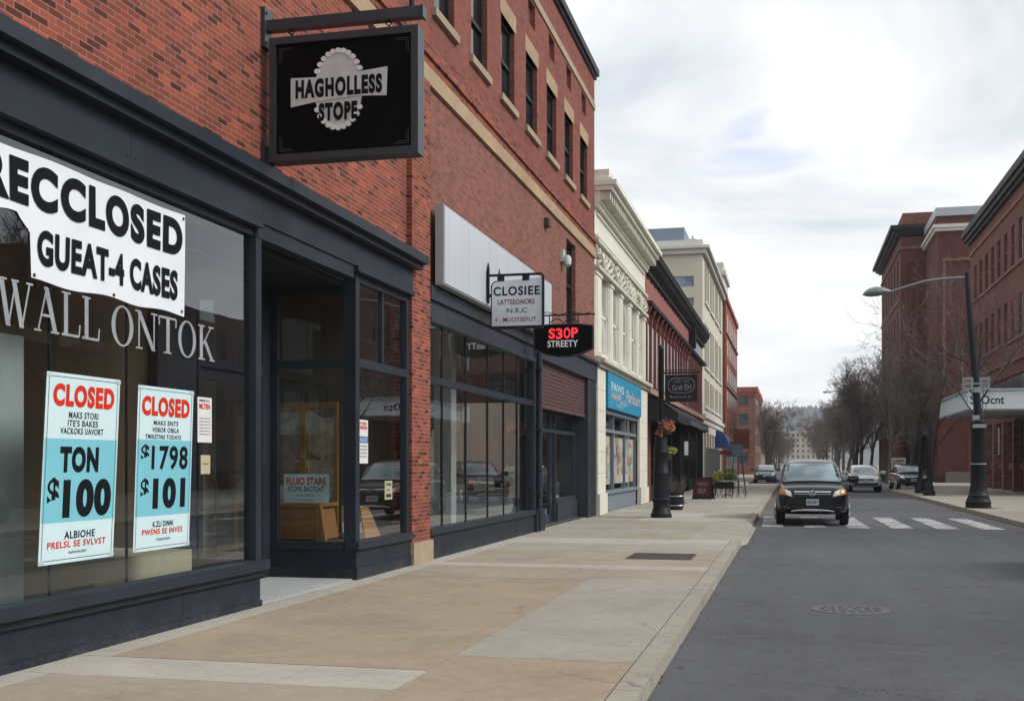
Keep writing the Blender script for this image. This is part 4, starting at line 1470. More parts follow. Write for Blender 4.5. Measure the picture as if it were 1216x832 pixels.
m.prism([(cx - rb, cz - .155), (cx - .2, cz - .11), (cx + .2, cz - .085), (cx + rb, cz - .105), (cx + rb + .01, cz + .19), (cx + .25, cz + .165), (cx - .25, cz + .14), (cx - rb, cz + .15)], F_, 0.082, 0.09)
em = m.build('emblem', M['emblem'], panel)
m = MB()
for i in range(30):
    a = 2 * math.pi * (i + .5) / 30
    if abs(math.sin(a)) < 0.34:
        continue
    ux, uz = cx + 0.272 * math.cos(a), cz + 0.402 * math.sin(a)
    m.prism([(ux + 0.032 * math.cos(2 * math.pi * j / 7 + i), uz + 0.028 * math.sin(2 * math.pi * j / 7 + i)) for j in range(7)], F_, 0.07, 0.092)
m.build('emblem_rim', M['emblem_edge'], panel)
m = MB()
letters(m, 'HAGHOLLESS', F, cx - .475, cx + .485, cz - .075, cz + .125, 0.0925, 0.06, 1.2)
m.build('lettering', M['ink'], panel)
m = MB()
letters(m, 'STOPE', F, cx - .215, cx + .215, cz - .325, cz - .135, 0.0925, 0.06, 1.2)
m.build('lettering', M['ink'], panel)

# blank light box on the second shop
t = thing('lightbox_sign', 'long blank silvery white light box mounted above the second shop window', 'sign', L.p(21, 4.4, 0))
m = MB()
L.box(m, 16.95, 25.1, 4.36, 5.60, 0.10, 0.235)
m.build('case', M['lightbox_side'], t)
m = MB()
L.box(m, 16.97, 25.08, 4.385, 5.575, 0.235, 0.25)
m.build('face', M['lightbox'], t)
m = MB()
for y in (17.4, 20.0, 22.6, 24.8):
    L.box(m, y, y + 0.1, 4.5, 5.5, 0.0, 0.1)
m.build('mounting', M['black_metal'], t)
m = MB()
for y in (18.32, 19.67, 21.02, 22.37, 23.72):
    L.box(m, y - .004, y + .004, 4.385, 5.575, 0.2495, 0.2515)
m.build('face_seams', M['lightbox_side'], t)

# CLOSIEE sign
Y = 20.4
F = cross(Y)
t = thing('hanging_sign', 'small white hanging sign headed CLOSIEE in a thin dark frame', 'hanging sign', L.p(Y, 4.6, 0.25))
m = MB()
m.box(XF + 0.25, XF + 0.29, Y - 0.03, Y + 0.03, 4.58, 5.2)
m.box(XF + 0.23, XF + 0.25, Y - 0.07, Y + 0.07, 4.6, 5.15)
m.box(XF + 0.2, -4.21, Y - 0.022, Y + 0.022, 5.045, 5.085)
m.tube([(XF + .27, Y, 5.2), (XF + .27, Y, 5.3)], [0.025, 0.005], 8)
m.tube([(-4.98, Y, 5.08), (-4.98, Y, 5.18)], [0.02, 0.006], 8)
m.box(XF + 0.27, -5.11, Y - 0.02, Y + 0.02, 4.68, 4.74)
m.build('bracket', M['black_metal'], t)
x0, x1, z0, z1 = -5.11, -4.21, 4.17, 5.04
arc = [(x0 + .09 - .09 * math.cos(a), z1 - .18 + .09 * math.sin(a)) for a in [i * math.pi / 12 for i in range(7)]]
m = MB()
m.prism([(x0, z0), (x1, z0), (x1, z1 - .03), (x1 - .05, z1 - .04)] + arc[::-1], lambda a, b, q: F.p(a, b, q), -0.02, 0.02)
m.build('panel', M['sign_white'], t)
m = MB()
m.box(x0 - .015, x1 + .02, Y - .035, Y + .035, z0 - .05, z0 + .0)
m.box(x1, x1 + .035, Y - .035, Y + .035, z0, 5.045)
m.tube([F.p(x0 - .005, z0, 0)] + [F.p(a, b, 0) for a, b in arc], 0.022, 8)
for x in (-4.95, -4.5):
    m.box(x - .06, x + .06, Y - .025, Y + .025, 4.955, 5.045)
m.build('frame', M['black_metal'], t)
ink, wine = MB(), MB()
letters(ink, 'CLOSIEE', F, x0 + .03, x1 - .04, 4.70, 4.86, 0.023, 0.03, 1.15)
letters(wine, 'LATTEEOAIORS', F, x0 + .11, x1 - .13, 4.545, 4.635, 0.023, 0.012)
letters(ink, 'N.E.C', F, x0 + .27, x1 - .26, 4.40, 4.48, 0.023, 0.005)
letters(wine, '< , MUOTSEPLIT ,', F, x0 + .06, x1 - .05, 4.23, 4.32, 0.023, 0.005)
ink.build('lettering', M['ink_navy'], t)
wine.build('lettering', M['ink_wine'], t)

t.location = t.location + Vector((0.0, -0.9, -0.17))
# SOOP STREETY sign, lit letters
Y = 24.55
F = cross(Y)
t = thing('hanging_sign', 'black pointed hanging sign with lit red letters over the second shop door', 'hanging sign', L.p(Y, 4.2, 0.0))
m = MB()
x0, x1 = -5.33, -4.10
xm = (x0 + x1) / 2
m.box(XF - .14, -4.06, Y - 0.015, Y + 0.015, 4.79, 4.82)
m.box(XF - .14, XF - 0.08, Y - 0.05, Y + 0.05, 4.6, 4.95)
m.tube([(XF - .14, Y, 4.86)] + [(XF + .25 + i * .13, Y, 4.84 + .03 * math.sin(i * 1.6)) for i in range(9)], 0.01, 6)
for x in (xm - .3, xm + .3):
    m.tube([(x, Y, 4.80), (x, Y, 4.62)], 0.012, 6)
m.tube([(xm - .3 + i * .06, Y, 4.64 + .09 * abs(math.sin(i * math.pi / 5))) for i in range(11)], 0.012, 6)
m.build('bracket', M['black_metal'], t)
poly = [(x0, 4.09), (xm - .35, 3.98), (xm - .12, 3.935), (xm + .12, 3.935), (xm + .35, 3.98), (x1, 4.09), (x1, 4.565), (xm + .3, 4.605), (xm - .3, 4.605), (x0, 4.565)]
m = MB()
m.prism(poly, lambda a, b, q: F.p(a, b, q), -0.08, 0.08)
m.build('panel', M['sign_black'], t)
m = MB()
for i in range(len(poly)):
    a, b = poly[i], poly[(i + 1) % len(poly)]
    m.tube([F.p(*a, .08), F.p(*b, .08)], 0.013, 6)
m.build('frame', M['sign_frame'], t)
red, wh = MB(), MB()
letters(red, 'S', F, xm - .30, xm - .165, 4.31, 4.525, 0.084, 0.035)
letters(red, '3', F, xm - .145, xm - .01, 4.30, 4.525, 0.084, 0.035)
letters(red, 'O', F, xm + .015, xm + .155, 4.31, 4.535, 0.084, 0.035)
letters(red, 'P', F, xm + .175, xm + .315, 4.32, 4.53, 0.084, 0.035)
letters(wh, 'STREETY', F, xm - .325, xm + .315, 4.135, 4.275, 0.084, 0.02)
red.build('lettering', M['neon_red'], t)
wh.build('lettering', M['letter_white'], t)
t.location = t.location + Vector((0.14, -1.25, -0.14))
# ------------------------------------------------------------------ cream building with blue sign
T2 = thing('white_commercial_building', 'cream white ornate building with dentil cornice and a blue shop sign', 'building', (XF, 38, 0))
y0, y1 = 32.30, 43.92
wins = [(33.5, 34.9), (35.7, 37.05), (37.85, 39.15), (39.95, 41.25)]
wins.append((42.0, 43.1))
holes = [(a, b, 4.72, 7.15) for a, b in wins]
shop = (33.75, 41.6, 0.0, 4.36)
m = MB()
m.cur = 0
L.wall(m, y0, y1, 0.0, 9.0, holes + [shop], 0.45)
m.quad((XF, y1, 0), (XF - 2.1, y1, 0), (XF - 2.1, y1, 9.0), (XF, y1, 9.0))
m.cur = 1
m.box(XF - 2.2, XF - 0.46, y0 + .01, y1 - .01, 4.6, 8.98)
m.box(XF - 2.2, XF - 2.1, y0 + .01, y1 - .01, 0, 4.6)
m.build('wall', [M['white_paint'], M['interior']], T2)
for a, b in wins:
    f = MB()
    L.box(f, a, b, 4.72, 4.86, -0.2, -0.02)
    L.box(f, a, b, 5.95, 6.03, -0.2, -0.07)
    for q in ((a, a + .08), (b - .08, b)):
        L.box(f, *q, 4.86, 7.15, -0.2, -0.07)
    w_ = f.build('window', M['white_paint'], T2)
    f = MB()
    L.rect(f, a + .08, b - .08, 4.86, 7.15, -0.09)
    f.build('pane', M['curtain_glass'], w_)
# pilasters with stepped mouldings, capitals
ed = [y0] + [q for w_ in wins for q in w_] + [y1]
for i in range(0, len(ed), 2):
    a, b = ed[i], ed[i + 1]
    if b - a < 0.3:
        continue
    f = MB()
    L.box(f, a + .12, b - .12, 4.72, 7.0, 0, 0.03)
    L.box(f, a + .24, b - .24, 4.80, 6.9, 0.03, 0.05)
    L.box(f, a + .04, b - .04, 7.02, 7.14, 0, 0.06)
    f.build('pilaster', M['white_paint'], T2)
orn = MB()
rr = random.Random(3)
L.box(orn, y0, y1, 7.16, 7.26, 0, 0.14)
L.box(orn, y0, y1, 7.92, 8.02, 0, 0.12)
for i in range(26):
    y = y0 + 0.25 + i * 0.44
    k = 0.22 + 0.10 * math.sin(i * 1.3)
    pts = [L.p(y + 0.24 * math.sin(t * .7 + i), 7.3 + 0.55 * t / 8, 0.02 + k * 0.25 * math.sin(math.pi * t / 8)) for t in range(9)]
    orn.tube(pts, [0.03 + 0.03 * math.sin(math.pi * t / 8) for t in range(9)], 6)
    for j in range(3):
        c = L.p(y + rr.uniform(-.2, .2), 7.35 + rr.uniform(0, .45), 0.06)
        orn.lathe((c[0], c[1], c[2]), [(0.02, -.06), (0.06, -.03), (0.06, .03), (0.02, .06)], 7)
orn.build('ornament_band', M['white_shade'], T2, 50)
f = MB()
L.box(f, y0 + .3, y1 - .3, 8.14, 8.2, 0, 0.05)
L.box(f, y0 + .3, y1 - .3, 8.74, 8.8, 0, 0.05)
L.box(f, y0, y1, 8.90, 9.02, 0, 0.12)
L.box(f, y0 - .03, y1 + .03, 9.36, 9.50, -.3, 0.52)
L.box(f, y0 - .06, y1 + .06, 9.50, 9.64, -.3, 0.64)
L.box(f, y0, y1, 9.02, 9.36, -2.1, 0.16)
L.box(f, y0, y1, 9.64, 9.72, -2.1, 0.50)
L.box(f, y0 + .1, y0 + 1.1, 9.72, 9.98, -.6, 0.40)
for i in range(6):
    L.box(f, y0 + 2.2 + i * 1.55, y0 + 2.6 + i * 1.55, 9.72, 9.80, -.3, 0.42)
f.build('cornice', M['white_paint'], T2)
f = MB()
i, y = 0, y0 + .06
while y < y1 - .2:
    L.box(f, y, y + .17, 9.10, 9.35, 0.16, 0.44)
    y += .36
f.build('dentils', M['white_shade'], T2)
f = MB()
L.box(f, y0, y1 + .05, 4.38, 4.50, 0, 0.16)
L.box(f, y0, y1 + .07, 4.50, 4.60, 0, 0.30)
L.box(f, y0, y1 + .05, 4.60, 4.66, 0, 0.20)
f.build('lower_cornice', M['white_shade'], T2)
for a, b in ((y0 + .02, 33.75), (41.6, y1 - .02)):
    f = MB()
    for i in range(7):
        z = 0.12 + i * 0.6
        L.box(f, a, b, z + .008, min(z + .6, 4.37), -0.3, 0.09 if i else 0.15)
    f.build('block_pier', M['white_stone'], T2)
f = MB()
L.box(f, 33.75, 41.6, .10, .66, -0.25, -0.05)
L.box(f, 33.75, 41.6, .66, .76, -0.25, 0.02)
L.box(f, 33.75, 41.6, 3.12, 3.24, -0.25, 0.02)
L.box(f, 33.75, 41.6, 2.56, 2.66, -0.22, -0.04)
for y in (33.75, 36.3, 38.9, 41.5):
    L.box(f, y, y + .1, .76, 3.12, -0.22, -0.06)
sf = f.build('shop_window', M['grey_panel'], T2)
f = MB()
for a, b in ((33.85, 36.3), (36.4, 38.9), (39.0, 41.5)):
    L.rect(f, a, b, .76, 2.56, -.14)
    L.rect(f, a, b, 2.66, 3.12, -.14)
f.build('pane', M['glass'], sf)
f = MB()
for a, b in ((33.88, 36.0), (36.45, 38.8), (39.1, 41.4)):
    L.rect(f, a, b, .95, 2.45, -.13)
f.build('pasted_notices', M['notices'], sf)
t = thing('fascia_sign', 'wide blue fascia sign with pale lettering on the cream building', 'shop sign', L.p(37.7, 3.26, 0))
f = MB()
L.box(f, 33.9, 41.65, 3.27, 4.35, 0.02, 0.14)
f.build('panel', M['teal_sign'], t)
f = MB()
letters(f, 'PAWS', L, 34.5, 37.2, 3.82, 4.08, 0.145, 0.02)
letters(f, 'and Son', L, 36.3, 37.9, 3.46, 3.66, 0.145, 0.0)
letters(f, 'TALLY', L, 35.5, 37.0, 3.36, 3.46, 0.145, 0.0)
f.build('lettering', M['letter_pale'], t)
f = MB()
letters(f, 'HAVE', L, 34.6, 36.6, 3.56, 3.78, 0.145, 0.02)
letters(f, 'Parlours', L, 37.8, 41.3, 3.62, 4.02, 0.145, 0.01)
f.build('lettering', M['letter_pink'], t)

# ------------------------------------------------------------------ dark red building with black cornice
T3 = thing('dark_red_building', 'dark red Victorian building with heavy black bracketed cornice and black awnings', 'building', (XF, 58, 0))
y0, yM, y1 = 43.96, 63.0, 73.0
m = MB()
m.cur = 0
m.box(XF - 2.2, XF - .3, y0, yM, 0, 9.2)
m.box(XF - .3, XF, y0, yM, 7.75, 9.0)
m.cur = 1
m.box(XF - .3, XF, y0, yM, 4.3, 7.75 - .001)
m.cur = 2
m.box(XF - 2.2, XF, yM, y1, 4.3, 9.2)
m.build('wall', [M['dark_red'], M['cornice_black'], M['grey_far']], T3)
f = MB()
L.box(f, y0, yM - .3, 7.85, 8.85, 0.0, 0.03)
f.build('frieze', M['dusty_red'], T3)
n = 13
st = (yM - y0) / n
for i in range(n):
    a = y0 + i * st
    f = MB()
    L.box(f, a + .06, a + .42, 4.6, 7.5, -.2, 0.05)
    L.box(f, a + .50, a + .60, 4.6, 7.3, -.2, 0.025)
    L.box(f, a + st - .1, a + st, 4.6, 7.3, -.2, 0.025)
    L.box(f, a + .02, a + .46, 7.1, 7.28, 0.0, 0.08)
    f.tube([L.p(a + .24, 7.28, .05), L.p(a + .24, 7.45, .09), L.p(a + .24, 7.66, .15)], [.06, .08, .1], 6)
    f.build('pilaster', M['dark_red'], T3)
    f = MB()
    L.rect(f, a + .6, a + st - .1, 4.7, 7.2, 0.004)
    f.build('window', M['dark_glass'], T3)
for i in range(9):
    a = yM + .3 + i * (y1 - yM - .4) / 9
    f = MB()
    L.box(f, a, a + .32, 4.6, 7.5, 0, 0.05)
    f.build('pilaster', M['dark_red'], T3)
    f = MB()
    L.rect(f, a + .32, a + 1.05, 4.7, 7.4, 0.01)
    f.build('window', M['dark_glass'], T3)
f = MB()
L.box(f, y0, y1, 7.68, 7.84, 0, 0.26)
L.box(f, y0, y1, 8.86, 9.0, 0, 0.14)
L.box(f, yM - .3, yM + .1, 7.84, 9.0, 0.0, 0.4)
f.build('moulding', M['cornice_black'], T3)
f = MB()
prof = [(0, 8.95), (.09, 8.95), (.15, 9.05), (.32, 9.2), (.40, 9.38), (.47, 9.42), (.5, 9.68), (.44, 9.76), (-.5, 9.82), (-.5, 9.2), (0, 9.2)]
f.prism(prof, lambda a, b, q: L.p(q, b, a), y0 + .02, y1 - .3)
i = 0
while y0 + .3 + i * 1.2 < y1:
    a = y0 + .3 + i * 1.2
    f.prism([(0.02, 8.7), (.05, 8.72), (.12, 8.95), (.23, 9.12), (.23, 9.16), (0.02, 8.95)], lambda p_, q_, t_: L.p(t_, q_, p_), a, a + .22)
    i += 1
f.build('cornice', M['cornice_black'], T3)
f = MB()
L.box(f, y0, y1, 4.30, 4.52, 0, 0.2)
f.build('sill_band', M['trim_pink'], T3)
f = MB()
L.box(f, y0 + .02, y0 + .9, .1, 4.3, -.3, 0.1)
f.build('end_pier', M['dark_red'], T3)
f = MB()
L.box(f, y0 + .9, y1, 3.6, 4.3, -.3, 0.02)
for y in (48.4, 53.0, 57.5, 62.5, 67.5, 72.2):
    L.box(f, y, y + .55, .1, 3.6, -.3, 0.06)
f.build('ground_floor', M['cornice_black'], T3)
for a, b in ((44.9, 48.4), (48.95, 53.0), (53.55, 57.5), (58.05, 62.5), (63.05, 67.5), (68.05, 72.2)):
    f = MB()
    L.rect(f, a, b, .7, 3.6, -.28)
    f.build('shop_window', M['dark_glass'], T3)
f = MB()
L.box(f, y0 + .9, y1, .1, .7, -.29, -.1)
for y in (46.2, 47.4, 50.0, 51.5, 55, 56.2, 59.5, 61, 64.5, 66, 69.5, 71):
    L.box(f, y, y + .09, .7, 3.6, -.28, -.2)
f.build('shop_frame', M['cornice_black'], T3)
# awning: sloping cloth with valance and side cheeks
f = MB()
za, zb = 4.25, 3.5
N = 20
for i in range(N):
    a, b = 44.0 + i * 0.82, 44.0 + (i + 1) * 0.82
    prev = None
    for j in range(6):
        t0, t1 = j / 6, (j + 1) / 6
        zz = lambda t, y: za + (zb - za) * t ** 1.35 - .03 * math.sin(y * 3.8) * t
        f.quad(L.p(a, zz(t0, a), 1.25 * t0), L.p(b, zz(t0, b), 1.25 * t0), L.p(b, zz(t1, b), 1.25 * t1), L.p(a, zz(t1, a), 1.25 * t1))
    f.quad(L.p(a, zz(1, a), 1.25), L.p(b, zz(1, b), 1.25), L.p(b, 3.2 + .03 * math.sin(b * 7), 1.255), L.p(a, 3.2 + .03 * math.sin(a * 7), 1.255))
for y in (44.0, 60.4):
    f.add([L.p(y, za, 0), L.p(y, zb, 1.25), L.p(y, 3.2, 1.25), L.p(y, 3.2, 0)], [(0, 1, 2, 3)])
f.build('awning', M['awning_black'], T3)
f = MB()
letters(f, 'TRATTORIA VENTO', L, 49.5, 59.5, 3.25, 3.42, 1.275, 0.0)
f.build('awning_lettering', M['chalk'], T3)

# ------------------------------------------------------------------ tan office building
T4 = thing('tan_office_building', 'tall tan stone office building with ribbon windows and a blue rooftop box', 'building', (XF, 84, 0))
y0, y1, zt = 73.05, 94.6, 15.7
FR = cross(y0 - .001)
rib = [(-13.5, -5.97, 12.72, 13.41), (-13.5, -5.97, 11.0, 12.1 - .9 + .85), (-13.5, -5.97, 9.2, 9.9)]
rib = [(-13.5, -6.0, 12.75, 13.42), (-13.5, -6.0, 11.55, 12.05), (-13.5, -6.0, 10.2, 10.75)]
m = MB()
FR.wall(m, -14, XF, 0, zt - .9, rib, .25)
cols = []
per = 3.55
for k in range(4):
    a = y0 + 1.9 + k * 5.05
    for q in range(2 if k == 3 else 3):
        cols.append((a + q * 1.45, a + q * 1.45 + .95))
rows = [(12.1, 14.55), (7.9, 10.7), (5.35, 7.1)]
hs = [(a, b, c, d) for a, b in cols for c, d in rows]
gh = [(y0 + 1.2 + k * 2.6, y0 + 3.2 + k * 2.6, .5, 3.6) for k in range(8)]
L.wall(m, y0, y1, 0, zt - .9, hs + gh, .3)
m.box(-14, XF - .31, y0 + .26, y1, 0, zt - 1)
m.build('wall', M['tan'], T4)
for a, b, c, d in hs:
    f = MB()
    L.rect(f, a, b, c, d, -.05)
    f.build('window', M['dim_glass'], T4)
for a, b, c, d in gh:
    f = MB()
    L.rect(f, a, b, c, d, -.2)
    f.build('shop_window', M['dim_glass'], T4)
for a, b, c, d in rib:
    f = MB()
    for k in range(6):
        FR.rect(f, a + k * 1.25 + .04, a + (k + 1) * 1.25 - .04, c, d, -.1)
    f.build('ribbon_window', M['blue_glass'], T4)
f = MB()
for k in range(4):
    a = y0 + 1.7 + k * 5.05
    for c, d in rows:
        L.box(f, a, a + (2.8 if k == 3 else 4.3), c - .18, c, 0, .1)
L.box(f, y0, y1, 4.5, 4.75, 0, .2)
L.box(f, y0, y1, 4.15, 4.5, 0, .08)
f.build('string_course', M['pale_stone'], T4)
f = MB()
L.box(f, y0 - .25, y1, zt - .9, zt - .6, -9, .25)
L.box(f, y0 - .45, y1, zt - .6, zt - .42, -9, .45)
L.box(f, y0 - .02, y1, zt - .42, zt, -9, .0)
f.build('cornice', M['pale_stone'], T4)
f = MB()
f.box(-12, -6.7, y0 + 1.2, y0 + 9, zt, zt + 1.05)
f.build('rooftop_box', M['roof_blue'], T4)
f = MB()
f.tube([(-6.1, y0 + .5, zt), (-6.1, y0 + .5, zt + .35)], .05, 6)
f.box(-6.6, -5.9, y0 + .3, y0 + .6, zt, zt + .12)
f.build('rooftop_gear', M['roof_metal'], T4)
# blue half-dome awning on its ground floor
f = MB()
N = 8
for i in range(N):
    a0, a1 = math.pi / 2 * i / N, math.pi / 2 * (i + 1) / N
    P = lambda y, a: L.p(y, 2.75 + 1.3 * math.sin(a), 0.95 * math.cos(a))
    f.quad(P(86.0, a0), P(88.6, a0), P(88.6, a1), P(86.0, a1))
for y in (86.0, 88.6):
    f.add([L.p(y, 2.75, 0)] + [L.p(y, 2.75 + 1.3 * math.sin(math.pi / 2 * i / N), 0.95 * math.cos(math.pi / 2 * i / N)) for i in range(N + 1)], [tuple(range(N + 2))])
f.build('awning', M['awning_blue'], T4)

# ------------------------------------------------------------------ red brick block, pale block behind it, and the far ones
T5 = thing('red_brick_building', 'narrow bright red brick building with a glazed front bay beyond the tan offices', 'building', (-5.3, 105, 0))
X5, y0, y1, zt = -5.2, 95.0, 115.0, 15.2
L5 = Face((X5, 0, 0), (0, 1, 0), (1, 0, 0))
F5 = cross(y0)
m = MB()
m.box(-16, X5, y0, y1, 0, zt - .4)
m.build('wall', M['brick_far'], T5)
for k in range(5):
    f = MB()
    m2 = MB()
    z = 3.4 + k * 2.2
    F5.rect(f, -6.1, -5.42, z, z + 1.55, 0.012)
    F5.box(m2, -6.15, -5.45, z - .3, z, 0, .06)
    f.build('window', M['dim_glass'], T5)
    m2.build('spandrel', M['sandstone'], T5)
for k in range(5):
    for j in range(5):
        f = MB()
        a = y0 + 2.0 + k * 3.6
        z = 4.2 + j * 2.1
        L5.rect(f, a, a + 1.2, z, z + 1.35, .012)
        f.build('window', M['dim_glass'], T5)
f = MB()
for k in range(3):
    L5.box(f, y0, y1, [3.5, 7.9, 12.2][k], [3.75, 8.1, 12.4][k], 0, .12)
f.build('string_course', M['stone_sill'], T5)
f = MB()
f.box(-16, X5 + .14, y0 - .14, y1, zt - .4, zt)
f.build('cornice', M['brick_far'], T5)
for k in range(5):
    f = MB()
    a = y0 + .8 + k * 3.9
    L5.rect(f, a, a + 2.8, .6, 3.1, .012)
    f.build('shop_window', M['dark_glass'], T5)

T6 = thing('pale_stone_building', 'pale stone tower block with projecting cornice rising behind the red brick one', 'building', (-6, 122, 0))
m = MB()
m.box(-18, -6.6, 116, 124, 0, 20.3)
m.build('wall', M['pale_stone'], T6)
f = MB()
f.box(-18, -6.35, 115.75, 124.3, 20.3, 20.75)
f.box(-18, -6.5, 115.9, 124.1, 18.6, 18.8)
f.box(-18, -6.6, 116, 124, 20.75, 21.6)
f.build('cornice', M['pale_stone'], T6)
F6 = cross(116)
for k in range(4):
    f = MB()
    F6.rect(f, -7.6, -6.95, 16.3 - k * 2.4, 18.0 - k * 2.4, .012)
    f.build('window', M['dim_glass'], T6)


def block(name, label, x0, x1, y0, y1, h, mat, rows, side, glass, cap, capmat, over=.3, zs=2.6):
    t = thing(name, label, 'building', (x1 if side > 0 else x0, (y0 + y1) / 2, 0))
    m = MB()
    m.box(x0, x1, y0, y1, 0, h)
    m.build('wall', mat, t)
    Fs = Face((x1 if side > 0 else x0, 0, 0), (0, 1, 0), (side, 0, 0))
    Ff = cross(y0)
    nf = max(2, int((x1 - x0) / 2.6))
    ns = max(2, int((y1 - y0) / 3.4)) if y0 < 400 else 0
    for r in range(rows):
        z = 1.0 + zs * r + .6
        z2 = z + zs * .58
        for i in range(nf):
            f = MB()
            a = x0 + (i + .28) * (x1 - x0) / nf
            Ff.rect(f, a, a + .42 * (x1 - x0) / nf, z, z2, .012)
            f.build('window', glass, t)
        for i in range(ns):
            f = MB()
            a = y0 + (i + .3) * (y1 - y0) / ns
            Fs.rect(f, a, a + .4 * (y1 - y0) / ns, z, z2, .012)
            f.build('window', glass, t)
    f = MB()
    f.box(x0 - over, x1 + over, y0 - over, y1 + over, h, h + cap)
    f.box(x0 - over * .5, x1 + over * .5, y0 - over * .5, y1 + over * .5, h - cap * .7, h)
    f.build('cornice', capmat, t)
    return t


block('brown_brick_building', 'brown brick building with red parapet far down the left side', -17, -4.75, 158, 186, 11.2, M['brick_brown'], 4, 1, M['dim_glass'], .7, M['brick_far'], .35)
block('tan_brick_building', 'small tan building with flat roof at the far left end', -13, -2.9, 250, 280, 12.6, M['beige_far'], 4, 1, M['dim_glass'], .8, M['pale_stone'], .4)
block('apartment_block', 'distant grey apartment block with balconies rising above the left street trees', -26, -3, 590, 640, 24.5, M['grey_far'], 8, 1, M['dim_glass'], .8, M['roof_dark'], .4, 2.9)
block('apartment_block', 'distant beige apartment block closing the end of the street', -6.0, 21, 640, 690, 18.5, M['beige_far'], 6, 1, M['dim_glass'], .8, M['pale_stone'], .4, 2.9)
block('low_house', 'low pale house at the foot of the hill behind the beige block', 4, 16, 700, 720, 19, M['grey_far'], 6, -1, M['dim_glass'], .7, M['roof_dark'], .4, 2.8)
# rusty hanging sign far down the left side
t = thing('hanging_sign', 'rust red hanging sign with orange letters far down the left pavement', 'hanging sign', (-5.1, 112, 4))
F = cross(104.0)
m = MB()
m.box(-5.1, -3.6, 103.9, 104.0, 4.55, 4.65)
m.build('bracket', M['black_metal'], t)
m = MB()
m.box(-5.02, -3.62, 103.9, 104.0, 2.9, 4.5)
m.build('panel', M['rust_sign'], t)
m = MB()
letters(m, 'TAS', F, -4.9, -3.75, 3.7, 4.15, .01, .02)
m.build('lettering', M['orange_letter'], t)
# ------------------------------------------------------------------ right-hand buildings
XA = 11.5
RF = Face((XA, 0, 0), (0, -1, 0), (-1, 0, 0))          # u = -y
T7 = thing('brick_department_building', 'long brown brick building on the right with dark eaves and a white canopy', 'building', (XA, 62, 0))
y0, y1, zw = 56.5, 81.0, 16.0
hs = []
k = 0
while y1 - 2.4 - k * 2.15 > y0 + 1:
    b = y1 - 1.6 - k * 2.15
    hs.append((-b, -(b - 1.05)))
    k += 1
rows = [(12.15, 14.3), (8.3, 10.4)]
wins = [(a, b, c, d) for a, b in hs for c, d in rows]
m = MB()
RF.wall(m, -y1, -y0, 0, zw, wins + [(-y1 + 4.0, -y0 - 1, 5.35, 6.3), (-78.0, -57.5, .1, 3.88)], .3)
m.quad((XA, y1, 0), (XA + 5.6, y1, 0), (XA + 5.6, y1, zw), (XA, y1, zw))
m.quad((XA, y0, 0), (XA + 5.6, y0, 0), (XA + 5.6, y0, zw), (XA, y0, zw))
m.box(XA + .32, XA + 5.6, y0 + .01, y1 - .01, 0, zw - .1)
m.build('wall', M['brick_right'], T7)
for a, b, c, d in wins:
    f = MB()
    RF.box(f, a, a + .07, c, d, -.28, -.05)
    RF.box(f, b - .07, b, c, d, -.28, -.05)
    RF.box(f, a + .07, b - .07, (c + d) / 2 - .03, (c + d) / 2 + .03, -.28, -.06)
    w_ = f.build('window', M['dark_red'], T7)
    f = MB()
    RF.rect(f, a + .07, b - .07, c, d, -.09)
    f.build('pane', M['dark_glass'], w_)
f = MB()
for c, d in rows:
    RF.box(f, -y1 + 1.2, -y0, c - .22, c - .04, 0, .09)
RF.box(f, -y1, -y0, 7.0, 7.2, 0, .1)
RF.box(f, -y1, -y0, 15.2, 15.4, 0, .08)
f.build('string_course', M['brick_brown'], T7)
f = MB()
RF.box(f, -y1 - .15, -y0, 16.0, 16.2, -1, .2)
RF.box(f, -y1 - .3, -y0, 16.2, 16.46, -1, .38)
RF.box(f, -y1 - .4, -y0, 16.46, 16.86, -5.6, .52)
f.build('eaves', M['cornice_black'], T7)
f = MB()
for i in range(18):
    a = -y1 + 4.0 + i * 1.06
    RF.box(f, a, a + .94, 5.37, 6.28, -.2, -.1)
f.build('glass_block_window', M['dim_glass'], T7)
for i in range(7):
    f = MB()
    a = -78 + i * 3.1
    RF.box(f, a, a + .55, .1, 3.88, -.3, .12)
    f.build('column', M['brick_brown'], T7)
f = MB()
RF.rect(f, -78, -57.5, .1, 3.88, -.29)
f.build('shop_window', M['dark_glass'], T7)
f = MB()
for i in range(6):
    a = -78 + i * 3.1 + .55
    RF.box(f, a, a + 2.55, 1.25, 1.6, -.27, -.15)
    RF.box(f, a + 1.2, a + 1.32, .1, 3.88, -.27, -.15)
f.build('shop_frame', M['brick_brown'], T7)
f = MB()
RF.box(f, -69.5, -69.25, 2.1, 3.6, .13, .16)
f.build('wall_panel', M['pale_board'], T7)
# canopy
cn = MB()
cn.box(7.73, XA + .1, 55.0, 65.4, 3.98, 4.04)
can = cn.build('canopy', M['soffit'], T7)
cn = MB()
cn.box(7.70, XA, 54.97, 65.43, 4.04, 4.86)
cn.build('fascia', M['canopy_white'], can)
cn = MB()
cn.box(7.62, XA, 54.88, 65.5, 4.86, 4.95)
cn.build('roof_edge', M['roof_metal'], can)
F = cross(54.97)
cn = MB()
letters(cn, 'S', F, 7.80, 8.02, 4.26, 4.66, .012, .0)
letters(cn, "'", F, 8.05, 8.09, 4.5, 4.66, .012, .0)
letters(cn, 'Ocnt', F, 8.27, 9.22, 4.26, 4.64, .012, .01)
cn.build('lettering', M['ink'], can)

